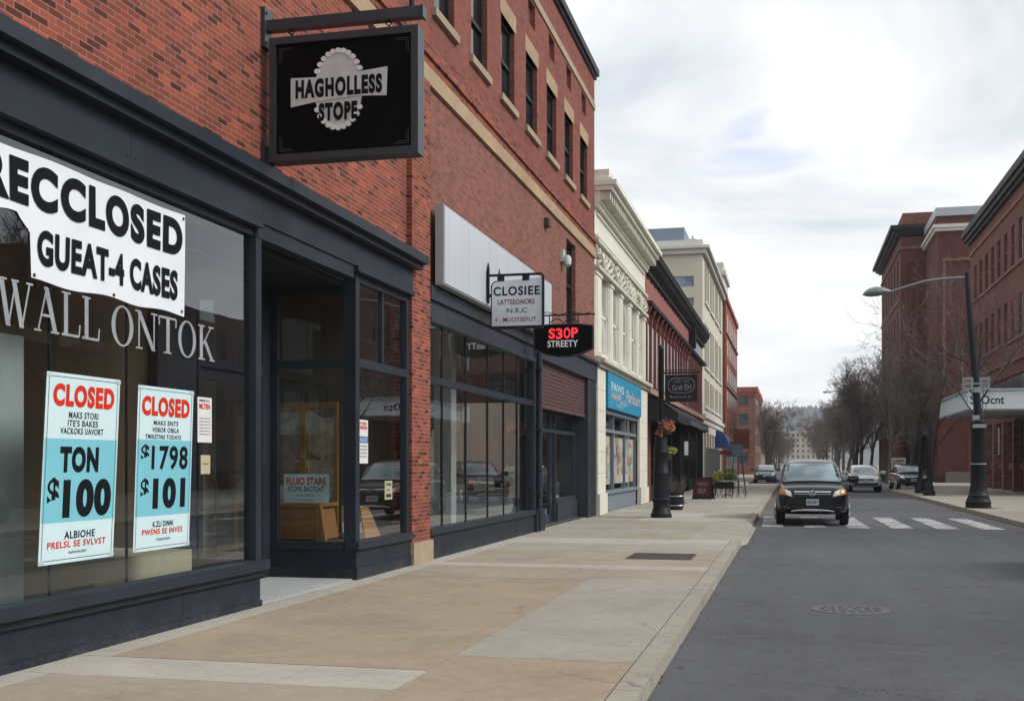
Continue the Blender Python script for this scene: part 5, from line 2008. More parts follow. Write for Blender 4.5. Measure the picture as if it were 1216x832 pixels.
# low brick building on the near right, outside the frame but mirrored in the shop glass
T9 = thing('low_brick_building', 'low brick shop building across the street nearest the viewer', 'building', (13.5, 20, 0))
m = MB()
m.box(13.5, 26, 4, 38, 0, 5.6)
m.build('wall', M['brick_right'], T9)
Fs = Face((13.5, 0, 0), (0, -1, 0), (-1, 0, 0))
for i in range(9):
    for q in ((-37.4 + i * 3.6, -34.8 + i * 3.6, .7, 3.2),):
        f = MB()
        Fs.rect(f, *q, .012)
        f.build('window', M['dark_glass'], T9)
f = MB()
f.box(13.2, 26, 3.8, 38.2, 5.6, 6.0)
f.box(15, 19, 22, 27, 6.0, 8.2)
f.box(16, 18, 30, 32, 6.0, 7.2)
f.build('cornice', M['stone_sill'], T9)

T11 = thing('low_office_building', 'low grey office building set back beyond the low brick shop', 'building', (22, 55, 0))
m = MB()
m.box(22, 36, 40, 78, 0, 10.4)
m.box(25, 33, 50, 62, 10.4, 12.6)
m.box(27, 29, 54, 56, 12.6, 14.2)
m.build('wall', M['brick_brown'], T11)
for i in range(8):
    for z in (1.0, 4.2, 7.4):
        f = MB()
        Face((22, 0, 0), (0, -1, 0), (-1, 0, 0)).rect(f, -70.5 + i * 3.9, -68.4 + i * 3.9, z, z + 1.9, .012)
        f.build('window', M['dim_glass'], T11)

# ------------------------------------------------------------------ two brick tower blocks further on
T8 = thing('brick_tower_block', 'tall deep red brick block with dark overhanging cornice and tall slit windows', 'building', (9, 113, 0))
X8, y0, y1 = 9.0, 102.5, 123.6
R8 = Face((X8, 0, 0), (0, -1, 0), (-1, 0, 0))
F8 = cross(y0)
sl = []
for i in range(6):
    a = -y1 + 2.2 + i * 3.1
    for c, d in ((16.2, 19.3), (11.0, 14.6), (6.0, 9.4)):
        sl.append((a, a + 1.1, c, d))
m = MB()
R8.wall(m, -y1, -y0, 0, 20.8, sl, .4)
F8.wall(m, X8, 24, 0, 20.8, [(X8 + .55, X8 + 1.75, 5.8, 18.6)], .12)
m.box(X8 + .42, 24, y0 + .13, y1, 0, 20.7)
m.build('wall', M['brick_tower'], T8)
for a, b, c, d in sl:
    f = MB()
    R8.rect(f, a, b, c, d, -.1)
    f.build('window', M['dark_glass'], T8)
f = MB()
R8.box(f, -y1, -y0, 19.75, 19.95, 0, .12)
F8.box(f, X8, 24, 19.75, 19.95, 0, .12)
R8.box(f, -y1, -y0, 15.4, 15.6, 0, .1)
f.build('string_course', M['brick_brown'], T8)
f = MB()
for z0_, z1_, n in ((20.95, 21.15, .3), (21.15, 21.4, .55), (21.4, 21.75, .85)):
    f.box(X8 - n, 24, y0 - n * .55, y1 + n, z0_, z1_)
f.build('cornice', M['cornice_black'], T8)
f = MB()
f.box(X8 + .2, 24, y0 + .4, y1 - .4, 21.8, 22.9)
f.build('parapet', M['brick_right'], T8)
f = MB()
f.box(8.45, 13, 100.2, 123.6, 3.95, 5.1)
f.build('entrance_slab', M['slab_grey'], T8)
for i in range(6):
    f = MB()
    R8.box(f, -y1 + 1 + i * 3.7, -y1 + 1.7 + i * 3.7, .1, 3.95, 0, .35)
    f.build('column', M['brick_brown'], T8)
for i in range(5):
    f = MB()
    R8.rect(f, -y1 + 1.8 + i * 3.7, -y1 + 4.6 + i * 3.7, .2, 3.8, .012)
    f.build('dark_opening', M['dark_glass'], T8)
f = MB()
F8.rect(f, X8 + .3, X8 + 1.9, .2, 3.8, .012)
f.build('dark_opening', M['dark_glass'], T8)

T10 = thing('brick_tower_block', 'plain brick block with white parapet moulding and grey metal roof edge', 'building', (11, 98, 0))
m = MB()
F10 = cross(94.0)
F10.wall(m, 11.0, 26, 0, 20.3, [(11.5, 14.2, 6.5, 17.2)], .1)
m.box(11.0, 26, 94.11, 102.4, 0, 20.3)
m.build('wall', M['brick_tower'], T10)
f = MB()
f.box(11.35, 14.35, 93.96, 94.0, 17.2, 17.45)
f.box(11.35, 11.55, 93.96, 94.0, 6.5, 17.2)
f.build('recess_trim', M['brick_brown'], T10)
f = MB()
f.box(10.75, 26, 93.75, 102.4, 19.5, 19.75)
f.box(10.62, 26, 93.62, 102.4, 19.75, 20.0)
f.build('parapet_moulding', M['pale_stone'], T10)
f = MB()
f.box(10.9, 26, 94.3, 102.4, 20.3, 20.75)
f.build('upper_wall', M['brick_tower'], T10)
f = MB()
f.box(10.85, 26, 94.2, 102.42, 20.75, 21.4)
f.build('metal_roof_edge', M['roof_metal'], T10)
f = MB()
f.box(11.5, 15.5, 93.5, 94.0, 0.1, .95)
f.build('granite_plinth', M['slab_grey'], T10)
f = MB()
f.box(13.2, 14.5, 93.97, 94.0, .95, 3.6)
f.build('door', M['dark_red'], T10)

t = thing('display_case', 'pale freestanding notice case beside the kerb tree beyond the parked cars', 'notice case', (7.3, 84, 0.12))
m = MB()
m.box(6.75, 7.7, 83.9, 84.1, .55, 2.0)
m.build('cabinet', M['pale_board'], t)
m = MB()
for x in (6.85, 7.5):
    m.box(x, x + .08, 83.95, 84.05, .1, .55)
m.build('leg', M['black_metal'], t)
m = MB()
m.box(6.85, 7.6, 83.885, 83.9, 1.1, 1.85)
m.build('notices', M['notices'], t)

# ------------------------------------------------------------------ wooded hill at the end of the valley
h = MB()
rr = random.Random(11)
nx, ny = 150, 8
V = []
for j in range(ny):
    for i in range(nx):
        x = -900 + 1900 * i / (nx - 1)
        y = 1250 + 520 * j / (ny - 1)
        prof = 74 * math.exp(-((x + 95) / 420) ** 2) + 22 * math.exp(-((x - 420) / 260) ** 2)
        s = math.sin(math.pi * .5 * min(1, j / (ny - 3)))
        z = -1 + prof * s + (rr.uniform(-1.6, 2.6) if j > 2 else 0) + 3 * math.sin(x * .021) * s
        V.append((x, y, z))
Fc = [(j * nx + i, j * nx + i + 1, (j + 1) * nx + i + 1, (j + 1) * nx + i) for j in range(ny - 1) for i in range(nx - 1)]
h.add(V, Fc)
structure(h.build('hill', M['hill']))
# tree cover on the ridge: one mass, nobody could count it
w = MB()
for i in range(2600):
    x = rr.uniform(-330, 330)
    y = 1250 + 520 * rr.uniform(.25, .82)
    prof = 74 * math.exp(-((x + 95) / 420) ** 2) + 22 * math.exp(-((x - 420) / 260) ** 2)
    s = math.sin(math.pi * .5 * min(1, (y - 1250) / 520 * 7 / 5))
    z = -1 + prof * s + 3 * math.sin(x * .021) * s
    r, hh = rr.uniform(1.5, 3.5), rr.uniform(5, 11)
    w.lathe((x, y, z - 1), [(r * .5, 0), (r, hh * .35), (r * .75, hh * .7), (r * .12, hh)], 5)
o = w.build('woods', M['hill'])
o['kind'] = 'stuff'
o['label'] = 'dark woods covering the far blue hill'
# ------------------------------------------------------------------ left pavement furniture
X0, Y0_ = -3.48, 31.6
t = thing('sign_post', 'black iron post with fat fluted base, flower basket and hanging sign on the left pavement', 'post', (X0, Y0_, 0.12))
m = MB()
m.lathe((X0, Y0_, .12), [(.29, 0), (.29, .10), (.26, .13), (.245, .22), (.225, .25), (.225, .42), (.25, .45), (.25, .50), (.215, .53), (.215, 1.18), (.235, 1.2), (.235, 1.26), (.205, 1.30), (.20, 1.75), (.215, 1.78), (.205, 1.82), (.17, 2.0), (.15, 2.3), (.10, 2.42)], 24)
m.build('base', M['black_metal'], t, 40)
m = MB()
m.lathe((X0, Y0_, .12), [(.075, 2.35), (.07, 4.6), (.085, 4.62), (.05, 4.72)], 14)
m.build('pole', M['black_metal'], t, 40)
m = MB()
m.box(X0 - .02, -2.44, Y0_ - .02, Y0_ + .02, 4.06, 4.10)
m.box(X0 + .06, -2.44, Y0_ - .012, Y0_ + .012, 4.14, 4.16)
m.tube([(-2.95, Y0_, 4.6), (-2.95, Y0_, 4.1)], .012, 6)
m.build('sign_arm', M['black_metal'], t)
F = cross(Y0_ - .03)
t2 = thing('hanging_sign', 'dark ornate hanging sign with chalky oval lettering on the black iron post', 'hanging sign', (-2.95, Y0_, 3.3))
m = MB()
m.box(-3.37, -2.49, Y0_ - .03, Y0_ + .03, 3.28, 4.02)
for x in (-3.25, -2.6):
    m.box(x, x + .02, Y0_ - .01, Y0_ + .01, 4.02, 4.07)
m.build('panel', M['black_frame'], t2)
m = MB()
pts = []
for i in range(41):
    a = 2 * math.pi * i / 40
    pts.append(F.p(-2.93 + .35 * math.copysign(abs(math.cos(a)) ** .6, math.cos(a)), 3.73 + .2 * math.copysign(abs(math.sin(a)) ** .6, math.sin(a)), .004))
m.tube(pts, .009, 5, False)
m.build('oval_border', M['chalk'], t2)
m = MB()
letters(m, 'CAFE TOM', F, -3.14, -2.72, 3.80, 3.88, .004, 0)
letters(m, 'Grill', F, -3.18, -2.9, 3.60, 3.74, .004, .01)
letters(m, 'EH', F, -2.84, -2.66, 3.60, 3.76, .004, .01)
letters(m, 'Buonova Si', F, -3.24, -2.66, 3.39, 3.46, .004, 0)
m.build('lettering', M['chalk'], t2)


def leafballs(mb, c, r, n, size, rr, squash=1.0, droop=0):
    for _ in range(n):
        while True:
            d = Vector((rr.uniform(-1, 1), rr.uniform(-1, 1), rr.uniform(-1, 1)))
            if d.length < 1:
                break
        p = Vector(c) + Vector((d.x * r, d.y * r, d.z * r * squash - droop * abs(d.x)))
        a = Vector((rr.gauss(0, 1), rr.gauss(0, 1), rr.gauss(0, 1))).normalized()
        b = a.orthogonal().normalized()
        s = size * rr.uniform(.6, 1.3)
        q = a.cross(b)
        mb.add([p - a * s, p + b * s * .5, p + a * s, p - b * s * .5, ], [(0, 1, 2, 3)])


rr = random.Random(5)
t = thing('flower_basket', 'hanging basket of orange flowers on the black iron post', 'flower basket', (X0 + .17, Y0_ - .15, 2.4))
m = MB()
m.lathe((X0 + .16, Y0_ - .12, 2.38), [(.05, 0), (.14, .04), (.19, .16), (.19, .19)], 12)
m.tube([(X0, Y0_, 2.9), (X0 + .16, Y0_ - .12, 2.86), (X0 + .16, Y0_ - .12, 2.55)], .012, 6)
m.build('basket', M['iron'], t)
m = MB()
leafballs(m, (X0 + .16, Y0_ - .12, 2.62), .26, 260, .04, rr, .8)
m.build('leaves', M['petal_pink'], t, recalc=False)
m = MB()
leafballs(m, (X0 + .24, Y0_ - .2, 2.60), .17, 70, .045, rr, .9)
leafballs(m, (X0 + .0, Y0_ - .25, 2.42), .12, 25, .045, rr, .9)
m.build('flowers', M['petal'], t, recalc=False)

t = thing('planter_tub', 'dark round barrel planter with a bare shrub behind the black iron post', 'planter', (-3.58, 36.9, .12))
m = MB()
m.lathe((-3.58, 36.9, .12), [(.19, 0), (.235, .1), (.25, .3), (.235, .5), (.25, .52), (.25, .56), (.215, .56), (.20, .46)], 20)
m.build('tub', M['black_frame'], t, 40)
m = MB()
for z in (.12, .42):
    m.lathe((-3.58, 36.9, .12), [(.247, z), (.256, z + .02), (.247, z + .04)], 20)
m.build('hoop', M['steel'], t, 40)
m = MB()
for i in range(40):
    a, l = rr.uniform(0, 6.28), rr.uniform(.3, .75)
    b = Vector((-3.58 + .1 * math.cos(a), 36.9 + .1 * math.sin(a), .6))
    m.tube([b, b + Vector((.14 * math.cos(a), .14 * math.sin(a), l * .6)), b + Vector((.26 * math.cos(a + .5), .26 * math.sin(a + .5), l))], [.008, .006, .003], 4)
m.build('shrub', M['twig'], t)
t = thing('potted_plant', 'small lime green plant in a wall pot by the black awning shop', 'plant', (-4.6, 45.5, 1.9))
m = MB()
m.lathe((-4.75, 45.5, 1.72), [(.1, 0), (.16, .25), (.17, .27)], 12)
m.box(XF, -4.75, 45.47, 45.53, 1.74, 1.78)
m.build('pot', M['iron'], t)
m = MB()
leafballs(m, (-4.7, 45.5, 2.1), .33, 160, .07, rr, .5)
m.build('leaves', M['leaf_lime'], t, recalc=False)


def a_board(label, x, y, w, h, mat, rz=0, txt=None):
    t = thing('a_frame_sign', label, 'sign board', (x, y, .12), rz)
    for s in (-1, 1):
        m = MB()
        m.prism([(-w / 2, .03), (w / 2, .03), (w / 2 - .04, h), (-w / 2 + .04, h)], lambda a, b, q, s=s: (a, s * (.24 - .22 * b / h) + q, b), 0, .02)
        b = m.build('board', M['black_frame'], t, world=False)
        if s < 0:
            m = MB()
            m.prism([(-w / 2 + .05, .14), (w / 2 - .05, .14), (w / 2 - .09, h - .06), (-w / 2 + .09, h - .06)], lambda a, b, q, s=s: (a, s * (.24 - .22 * b / h) + q, b), -.006, 0)
            f = m.build('face', mat, b, world=False)
            Fb = Face((0, 0, 0), (1, 0, 0), (0, -1, 0))
            Fb.p = lambda u, z, n=0.0: (u, -(.24 - .22 * z / h) - .006 - n, z)
            m = MB()
            letters(m, txt[0], Fb, -w * .28, w * .28, h * .62, h * .78, .003, .0)
            letters(m, txt[1], Fb, -w * .22, w * .2, h * .3, h * .5, .003, .02)
            m.build('lettering', M['chalk'], b, world=False)
    m = MB()
    for sx in (-1, 1):
        for sy in (-1, 1):
            m.box(sx * (w / 2 - .02) - .015, sx * (w / 2 - .02) + .015, sy * .245 - .015, sy * .245 + .015, 0, .1)
    m.build('foot', M['black_frame'], t, world=False)
    return t


a_board('red and black A-frame board standing in front of the black awning', -3.5, 47.4, .8, .92, M['red_board'], -.25, ('MENU', 'SOUP'))
# thin dark stand with a small board, between tub and A-frame
t = thing('menu_stand', 'thin black stand carrying a dark menu box beside the red A-frame board', 'menu stand', (-3.85, 42.2, .12))
m = MB()
m.tube([(-3.85, 42.2, .12), (-3.85, 42.2, 2.55)], .022, 8)
m.tube([(-3.97, 42.2, .13), (-3.85, 42.2, .2), (-3.73, 42.2, .13)], .018, 6)
m.build('pole', M['black_metal'], t)
m = MB()
m.box(-3.83, -3.42, 42.17, 42.23, 1.75, 2.45)
m.build('box', M['black_frame'], t)
m = MB()
m.box(-3.80, -3.66, 42.155, 42.17, 1.9, 2.4)
m.build('menu', M['sign_white'], t)

# bistro table and chairs
chair0 = None


def make_chair(label):
    t = thing('bistro_chair', label, 'chair', (0, 0, 0), 0, 'dark bistro chairs')
    m = MB()
    m.lathe((0, 0, .44), [(.19, 0), (.2, .012), (.2, .025), (.18, .03)], 14)
    m.build('seat', M['black_metal'], t, world=False)
    m = MB()
    m.tube([(-.17, .16, .45), (-.18, .22, .7), (-.12, .25, .86), (0, .26, .9), (.12, .25, .86), (.18, .22, .7), (.17, .16, .45)], .013, 6)
    for x in (-.08, 0, .08):
        m.tube([(x, .18, .46), (x, .25, .88)], .008, 5)
    m.build('backrest', M['black_metal'], t, world=False)
    for sx in (-1, 1):
        for sy in (-1, 1):
            m = MB()
            m.tube([(sx * .14, sy * .14, .44), (sx * .2, sy * .2, 0)], .012, 6)
            m.build('leg', M['black_metal'], t, world=False)
    return t


chair0 = make_chair('dark metal bistro chair nearest the red A-frame board')
chair0.location, chair0.rotation_euler = (-3.25, 49.0, .12), (0, 0, 1.9)
spots = [(-2.95, 53.2, -1.3, 'dark metal bistro chair behind the planted window box'), (-2.25, 50.6, 2.6, 'dark metal bistro chair at the kerb side of the cafe table')]
for x, y, r, lb in spots:
    dup(chair0, (x, y, .12), r, label=lb)
t = thing('bistro_table', 'small round metal cafe table between the bistro chairs', 'table', (-2.75, 50.2, .12))
m = MB()
m.lathe((-2.75, 50.2, .12), [(.36, .71), (.37, .72), (.37, .735), (.35, .74)], 20)
m.build('tabletop', M['steel'], t)
m = MB()
m.tube([(-2.75, 50.2, .14), (-2.75, 50.2, .84)], .03, 8)
m.build('column', M['black_metal'], t)
for k in range(3):
    a = 2.1 * k
    m = MB()
    m.tube([(-2.75, 50.2, .3), (-2.75 + .3 * math.cos(a), 50.2 + .3 * math.sin(a), .135)], .018, 6)
    m.build('leg', M['black_metal'], t)
t = thing('window_box', 'raised planter box on legs with yellow green shrub by the cafe chairs', 'planter', (-3.1, 54.6, .12))
m = MB()
m.box(-3.55, -2.6, 54.35, 54.75, .42, .72)
m.build('trough', M['black_frame'], t)
for x in (-3.5, -2.7):
    for y in (54.4, 54.68):
        m = MB()
        m.box(x, x + .05, y, y + .05, .12, .42)
        m.build('leg', M['black_metal'], t)
m = MB()
leafballs(m, (-3.3, 54.5, .98), .36, 300, .07, rr, .9)
m.build('shrub', M['leaf_lime'], t, recalc=False)
m = MB()
leafballs(m, (-2.8, 54.5, 1.05), .34, 300, .07, rr, 1.0)
m.build('dark_shrub', M['leaf'], t, recalc=False)
t = thing('easel_sign', 'leaning black easel with navy board and red strip at the cafe kerb', 'sign board', (-2.2, 53.6, .12))
m = MB()
m.tube([(-2.02, 53.4, .12), (-2.3, 53.6, 2.55)], .028, 6)
m.tube([(-2.75, 53.4, .12), (-2.5, 53.6, 2.55)], .02, 6)
m.tube([(-2.4, 54.2, .12), (-2.4, 53.65, 2.5)], .02, 6)
m.build('leg', M['black_metal'], t)
m = MB()
m.box(-2.93, -2.18, 53.5, 53.54, 1.92, 2.5)
m.build('board', M['navy_sign'], t)
F = cross(53.5)
m = MB()
letters(m, 'LUNCH', F, -2.62, -2.24, 2.3, 2.4, .004, 0)
letters(m, 'WINE BAR', F, -2.62, -2.24, 2.14, 2.23, .004, 0)
letters(m, 'TODAY', F, -2.62, -2.24, 1.99, 2.08, .004, 0)
m.build('lettering', M['chalk'], t)
m = MB()
m.box(-3.2, -2.66, 53.46, 53.5, 2.02, 2.18)
m.build('strip', M['ink_wine'], t)
t = thing('fence_screen', 'row of thin grey railings and poles in front of the tan building', 'railing', (-4.4, 66, .12))
m = MB()
for i in range(16):
    y = 60.5 + i * .8
    m.tube([(-4.35, y, .12), (-4.35, y, 2.4)], .025, 6)
m.build('post', M['steel'], t)
m = MB()
for z in (.9, 2.38):
    m.box(-4.38, -4.32, 60.5, 72.5, z, z + .06)
m.build('rail', M['steel'], t)

# ------------------------------------------------------------------ right-hand street lamp
XL, YL = 6.04, 40.8
t = thing('street_lamp', 'black street lamp with stepped base and long grey arm on the near right corner', 'street lamp', (XL, YL, .12))
m = MB()
m.lathe((XL, YL, .12), [(.40, 0), (.40, .22), (.37, .25), (.36, .33), (.33, .35), (.33, .41), (.30, .44), (.27, .62), (.24, .80), (.235, 1.42), (.25, 1.44), (.25, 1.49), (.225, 1.51), (.215, 2.75), (.235, 2.78), (.235, 2.86), (.16, 2.92)], 26)
m.build('base', M['black_metal'], t, 40)
top = (XL - .36, YL, 7.95)
m = MB()
m.tube([(XL, YL, 2.95), (XL - .10, YL, 4.6), (XL - .24, YL, 6.3), top], [.125, .115, .105, .08], 14)
m.build('pole', M['black_metal'], t, 40)
m = MB()
arm = [(XL - .34, YL, 7.80), (4.95, YL, 7.78), (4.35, YL, 7.72), (3.75, YL, 7.56), (3.3, YL, 7.42), (3.05, YL, 7.37)]
m.tube(arm, [.055, .05, .045, .042, .04, .04], 10)
m.build('arm', M['lamp_grey'], t, 40)
m = MB()
for i in range(1):
    secs = [(3.25, .05, .05, 7.42), (3.05, .14, .14, 7.42), (2.8, .2, .19, 7.41), (2.55, .2, .16, 7.385), (2.42, .13, .09, 7.36), (2.35, .03, .02, 7.34)]
    V, Fc = [], []
    for x, w_, h_, z in secs:
        for j in range(14):
            a = 2 * math.pi * j / 14
            V.append((x, YL + w_ * math.cos(a), z + (h_ if math.sin(a) > 0 else h_ * .75) * math.sin(a)))
    for i2 in range(len(secs) - 1):
        for j in range(14):
            Fc.append((i2 * 14 + j, i2 * 14 + (j + 1) % 14, (i2 + 1) * 14 + (j + 1) % 14, (i2 + 1) * 14 + j))
    Fc += [tuple(range(14)), tuple(range(5 * 14, 6 * 14))]
    m.add(V, Fc)
m.build('lamp_head', M['lamp_grey'], t, 50)
F = cross(YL - .2)
m = MB()
F.box(m, XL - .21, XL + .21, 2.78, 2.9, .05, .08)
m.lathe((XL, YL, .12), [(.237, 1.445), (.256, 1.45), (.256, 1.48), (.237, 1.485)], 20)
m.box(XL - .2, XL + .02, YL - .15, YL - .13, 3.05, 3.2)
m.lathe((XL - .08, YL, 3.95), [(.13, 0), (.14, .02), (.14, .16), (.13, .18)], 14)
m.build('clamp_band', M['sticker'], t)
t = thing('parking_sign', 'pair of small white street signs clamped to the near right lamp pole', 'sign', (XL - .05, YL, 3.9))
for x0, x1, r in ((XL - .52, XL - .18, ('2 HR', 'PARK')), (XL + .02, XL + .34, ('NO', 'STOP'))):
    m = MB()
    m.box(x0, x1, YL - .17, YL - .15, 4.05, 4.46)
    p = m.build('plate', M['plate_grey'], t)
    m = MB()
    letters(m, r[0], cross(YL - .17), x0 + .07, x1 - .07, 4.28, 4.38, .003, .01)
    letters(m, r[1], cross(YL - .17), x0 + .07, x1 - .07, 4.12, 4.22, .003, .01)
    m.build('lettering', M['ink_navy'], p)
m = MB()
m.box(XL - .5, XL + .32, YL - .148, YL - .12, 4.22, 4.28)
m.build('clamp', M['steel'], t)


def thin_post(label, x, y, h):
    t = thing('bollard_post', label, 'post', (x, y, .12))
    m = MB()
    m.lathe((x, y, .12), [(.27, 0), (.27, .16), (.22, .2), (.19, .42), (.12, .62), (.10, .8), (.09, 1.6)], 18)
    m.build('base', M['black_metal'], t, 40)
    m = MB()
    m.lathe((x, y, .12), [(.075, 1.6), (.06, h), (.02, h + .05)], 12)
    m.build('pole', M['black_metal'], t, 40)
    return t


thin_post('slim black post with flared base, further of the two beside the parked dark car', 6.25, 60.6, 3.3)
thin_post('slim black post with flared base, nearer of the two beside the parked dark car', 6.2, 56.3, 3.6)


def far_lamp(label, x, y, h, armlen):
    t = thing('street_lamp', label, 'street lamp', (x, y, .12), 0, 'far street lamps')
    m = MB()
    m.lathe((x, y, .12), [(.2, 0), (.2, .6), (.11, .8), (.08, h)], 10)
    m.build('pole', M['black_metal'], t, 40)
    m = MB()
    m.tube([(x, y, h), (x - armlen * .4, y, h + .12), (x - armlen * .8, y, h + .05), (x - armlen, y, h - .05)], .05, 6)
    m.build('arm', M['lamp_grey'], t)
    m = MB()
    m.lathe((x - armlen - .35, y, h - .14), [(.1, 0), (.28, .03), (.3, .1), (.12, .2)], 10)
    m.build('lamp_head', M['lamp_grey'], t, 40)


far_lamp('tall street lamp with arm over the road, nearest in front of the bare tree row', 6.5, 128, 9.3, 2.6)
far_lamp('street lamp half hidden in the bare tree row, second down the street', 6.8, 205, 8.6, 3.0)
far_lamp('tiny street lamp at the far end of the bare tree row', 6.8, 290, 8.6, 3.0)
# ------------------------------------------------------------------ bare trees
def grow(seed, h, spread=1.0, levels=5, fork=0.28, thick=1.0, fine=1.0, rmin=.006, lenf=1.0):
    """returns (trunk MB, crown MB) for a leafless tree standing at the origin"""
    rr = random.Random(seed)
    tr, cr = MB(), MB()

    def branch(p, d, ln, r, lv):
        n = 4 if lv < 3 else 3
        pts, rad = [p], [r]
        q = Vector(p)
        dd = Vector(d)
        for i in range(n):
            wob = .10 if lv == 0 else .2
            dd = (dd + Vector((rr.gauss(0, wob), rr.gauss(0, wob), rr.gauss(0, wob) + (.07 if lv else .05)))).normalized()
            q = q + dd * ln / n
            pts.append(q.copy())
            rad.append(r * (1 - (.45 if lv == 0 else .72) * (i + 1) / n))
        k = 8 if lv == 0 else (5 if lv == 1 else 3)
        (tr if lv <= 1 else cr).tube(pts, [max(x, rmin) for x in rad], k, cap=False)
        if lv >= levels:
            return
        cnt = [8, 7, 6, 5, 4][lv]
        cnt = max(2, int(cnt * (fine if lv >= 2 else 1) + rr.uniform(-.6, .9)))
        for j in range(cnt):
            t = (fork + (1 - fork) * (j + rr.random()) / cnt) if lv == 0 else rr.uniform(.22, 1.0)
            t = min(t, .995)
            i = min(int(t * n), n - 1)
            f = t * n - i
            o = pts[i].lerp(pts[i + 1], f)
            ax = (pts[i + 1] - pts[i]).normalized()
            side = ax.orthogonal().normalized()
            side = (Matrix.Rotation(rr.uniform(0, 6.283) if lv else j * 2.4 + rr.uniform(-.4, .4), 3, ax) @ side)
            ang = rr.uniform(.45, .85) * spread
            nd_ = (ax * math.cos(ang) + side * math.sin(ang)).normalized()
            lr = (rad[i] * (1 - f) + rad[i + 1] * f)
            L2 = ln * rr.uniform(.42, .66) * ((1.15 - .45 * t) if lv == 0 else 1) * lenf
            branch(o, nd_, L2, lr * rr.uniform(.45, .62), lv + 1)
    branch(Vector((0, 0, 0)), Vector((0, 0, 1)), h * .62, .017 * h * thick, 0)
    return tr, cr


def tree_proto(label, seed, h, loc, group, **kw):
    tr, cr = grow(seed, h, **kw)
    t = thing('bare_tree', label, 'tree', loc, 0, group)
    tr.build('trunk', M['bark'], t, 60, world=False)
    cr.build('crown', M['twig'], t, None, world=False, recalc=False)
    return t


rr = random.Random(21)
GR = 'bare street trees on the right'
GL = 'bare street trees on the left'
LR = 'bare winter tree in the dense row lining the right kerb down the street'
LL = 'bare winter tree in the row lining the left kerb far down the street'
pA = tree_proto(LR, 1, 10.6, (7.0, 92, .12), GR, spread=.85)
pB = tree_proto(LR, 2, 11.2, (7.2, 99, .12), GR, spread=.8)
pC = tree_proto(LR, 3, 9.0, (6.9, 107, .12), GR, spread=.9)
i = 0
y = 114.0
while y < 300:
    p = (pA, pB, pC)[i % 3]
    dup(p, (6.6 + rr.uniform(-.5, .7), y, .12), rr.uniform(0, 6.28), rr.uniform(.92, 1.18))
    y += rr.uniform(6.0, 9.0) if y < 200 else rr.uniform(8, 13)
    i += 1
y = 132.0
while y < 320:
    p = (pA, pB, pC)[i % 3]
    dup(p, (-2.9 + rr.uniform(-.5, .3), y, .12), rr.uniform(0, 6.28), rr.uniform(.72, .9), label=LL, group=GL)
    y += rr.uniform(8, 14)
    i += 1
# separate trees one can point at
tree_proto('thin bare tree with a wide airy crown just behind the near right street lamp', 14, 9.4, (6.55, 44.3, .12), None, spread=.95, fork=.36, thick=.55, levels=5, fine=.62, rmin=.0045, lenf=1.08)
tree_proto('bare tree behind the two slim black posts before the brick tower blocks', 31, 10.6, (7.0, 63.0, .12), None, spread=.8, fork=.3, thick=.5, levels=5, fine=.72, rmin=.006)
bpy.context.view_layer.update()
dup(pB, (7.3, 79.0, .12), .6, .8, label='smaller bare tree between the dark car and the pale notice case')
# trees across the street, mirrored in the shop glass
dup(pA, (8.4, 27.0, .12), 1.1, .8, label='bare tree on the opposite pavement in front of the low brick shop')
dup(pC, (8.6, 12.0, .12), 4.1, .85, label='bare tree on the opposite pavement nearest the viewer')


# ------------------------------------------------------------------ cars
def loft(secs, prof):
    """secs: list of parameter tuples -> rings of points, mirrored half profiles"""
    V, Fc = [], []
    n = None
    for s in secs:
        half = prof(s)
        ring = [(x, s[0], z) for x, z in half] + [(-x, s[0], z) for x, z in reversed(half) if x > 1e-6]
        n = len(ring)
        V += ring
    for i in range(len(secs) - 1):
        for j in range(n):
            k = (j + 1) % n
            Fc.append((i * n + j, i * n + k, (i + 1) * n + k, (i + 1) * n + j))
    Fc.append(tuple(range(n)))
    Fc.append(tuple(reversed(range((len(secs) - 1) * n, len(secs) * n))))
    return V, Fc


def subdiv(V, Fc, lv):
    me = bpy.data.meshes.new('tmp')
    me.from_pydata(V, [], Fc)
    o = bpy.data.objects.new('tmp', me)
    COL.objects.link(o)
    md = o.modifiers.new('s', 'SUBSURF')
    md.levels = md.render_levels = lv
    dg = bpy.context.evaluated_depsgraph_get()
    r = bpy.data.meshes.new_from_object(o.evaluated_get(dg))
    v2 = [tuple(v.co) for v in r.vertices]
    f2 = [tuple(p.vertices) for p in r.polygons]
    bpy.data.objects.remove(o)
    bpy.data.meshes.remove(me)
    bpy.data.meshes.remove(r)
    return v2, f2


def project(mb, bvh, corners, nu, nv, to3, d, off, thick=None):
    """bilinear patch of four 2-D corners laid onto a body by casting along d"""
    d = Vector(d)
    G = []
    for j in range(nv + 1):
        for i in range(nu + 1):
            s, t = i / nu, j / nv
            a = [corners[0][k] * (1 - s) * (1 - t) + corners[1][k] * s * (1 - t) + corners[2][k] * s * t + corners[3][k] * (1 - s) * t for k in (0, 1)]
            o = Vector(to3(*a))
            hit = bvh.ray_cast(o, d)[0]
            if hit is None:
                hit = bvh.find_nearest(o + d * 2.0)[0]
            G.append(tuple(hit - d * off))
    Fc = [(j * (nu + 1) + i, j * (nu + 1) + i + 1, (j + 1) * (nu + 1) + i + 1, (j + 1) * (nu + 1) + i) for j in range(nv) for i in range(nu)]
    mb.add(G, Fc)


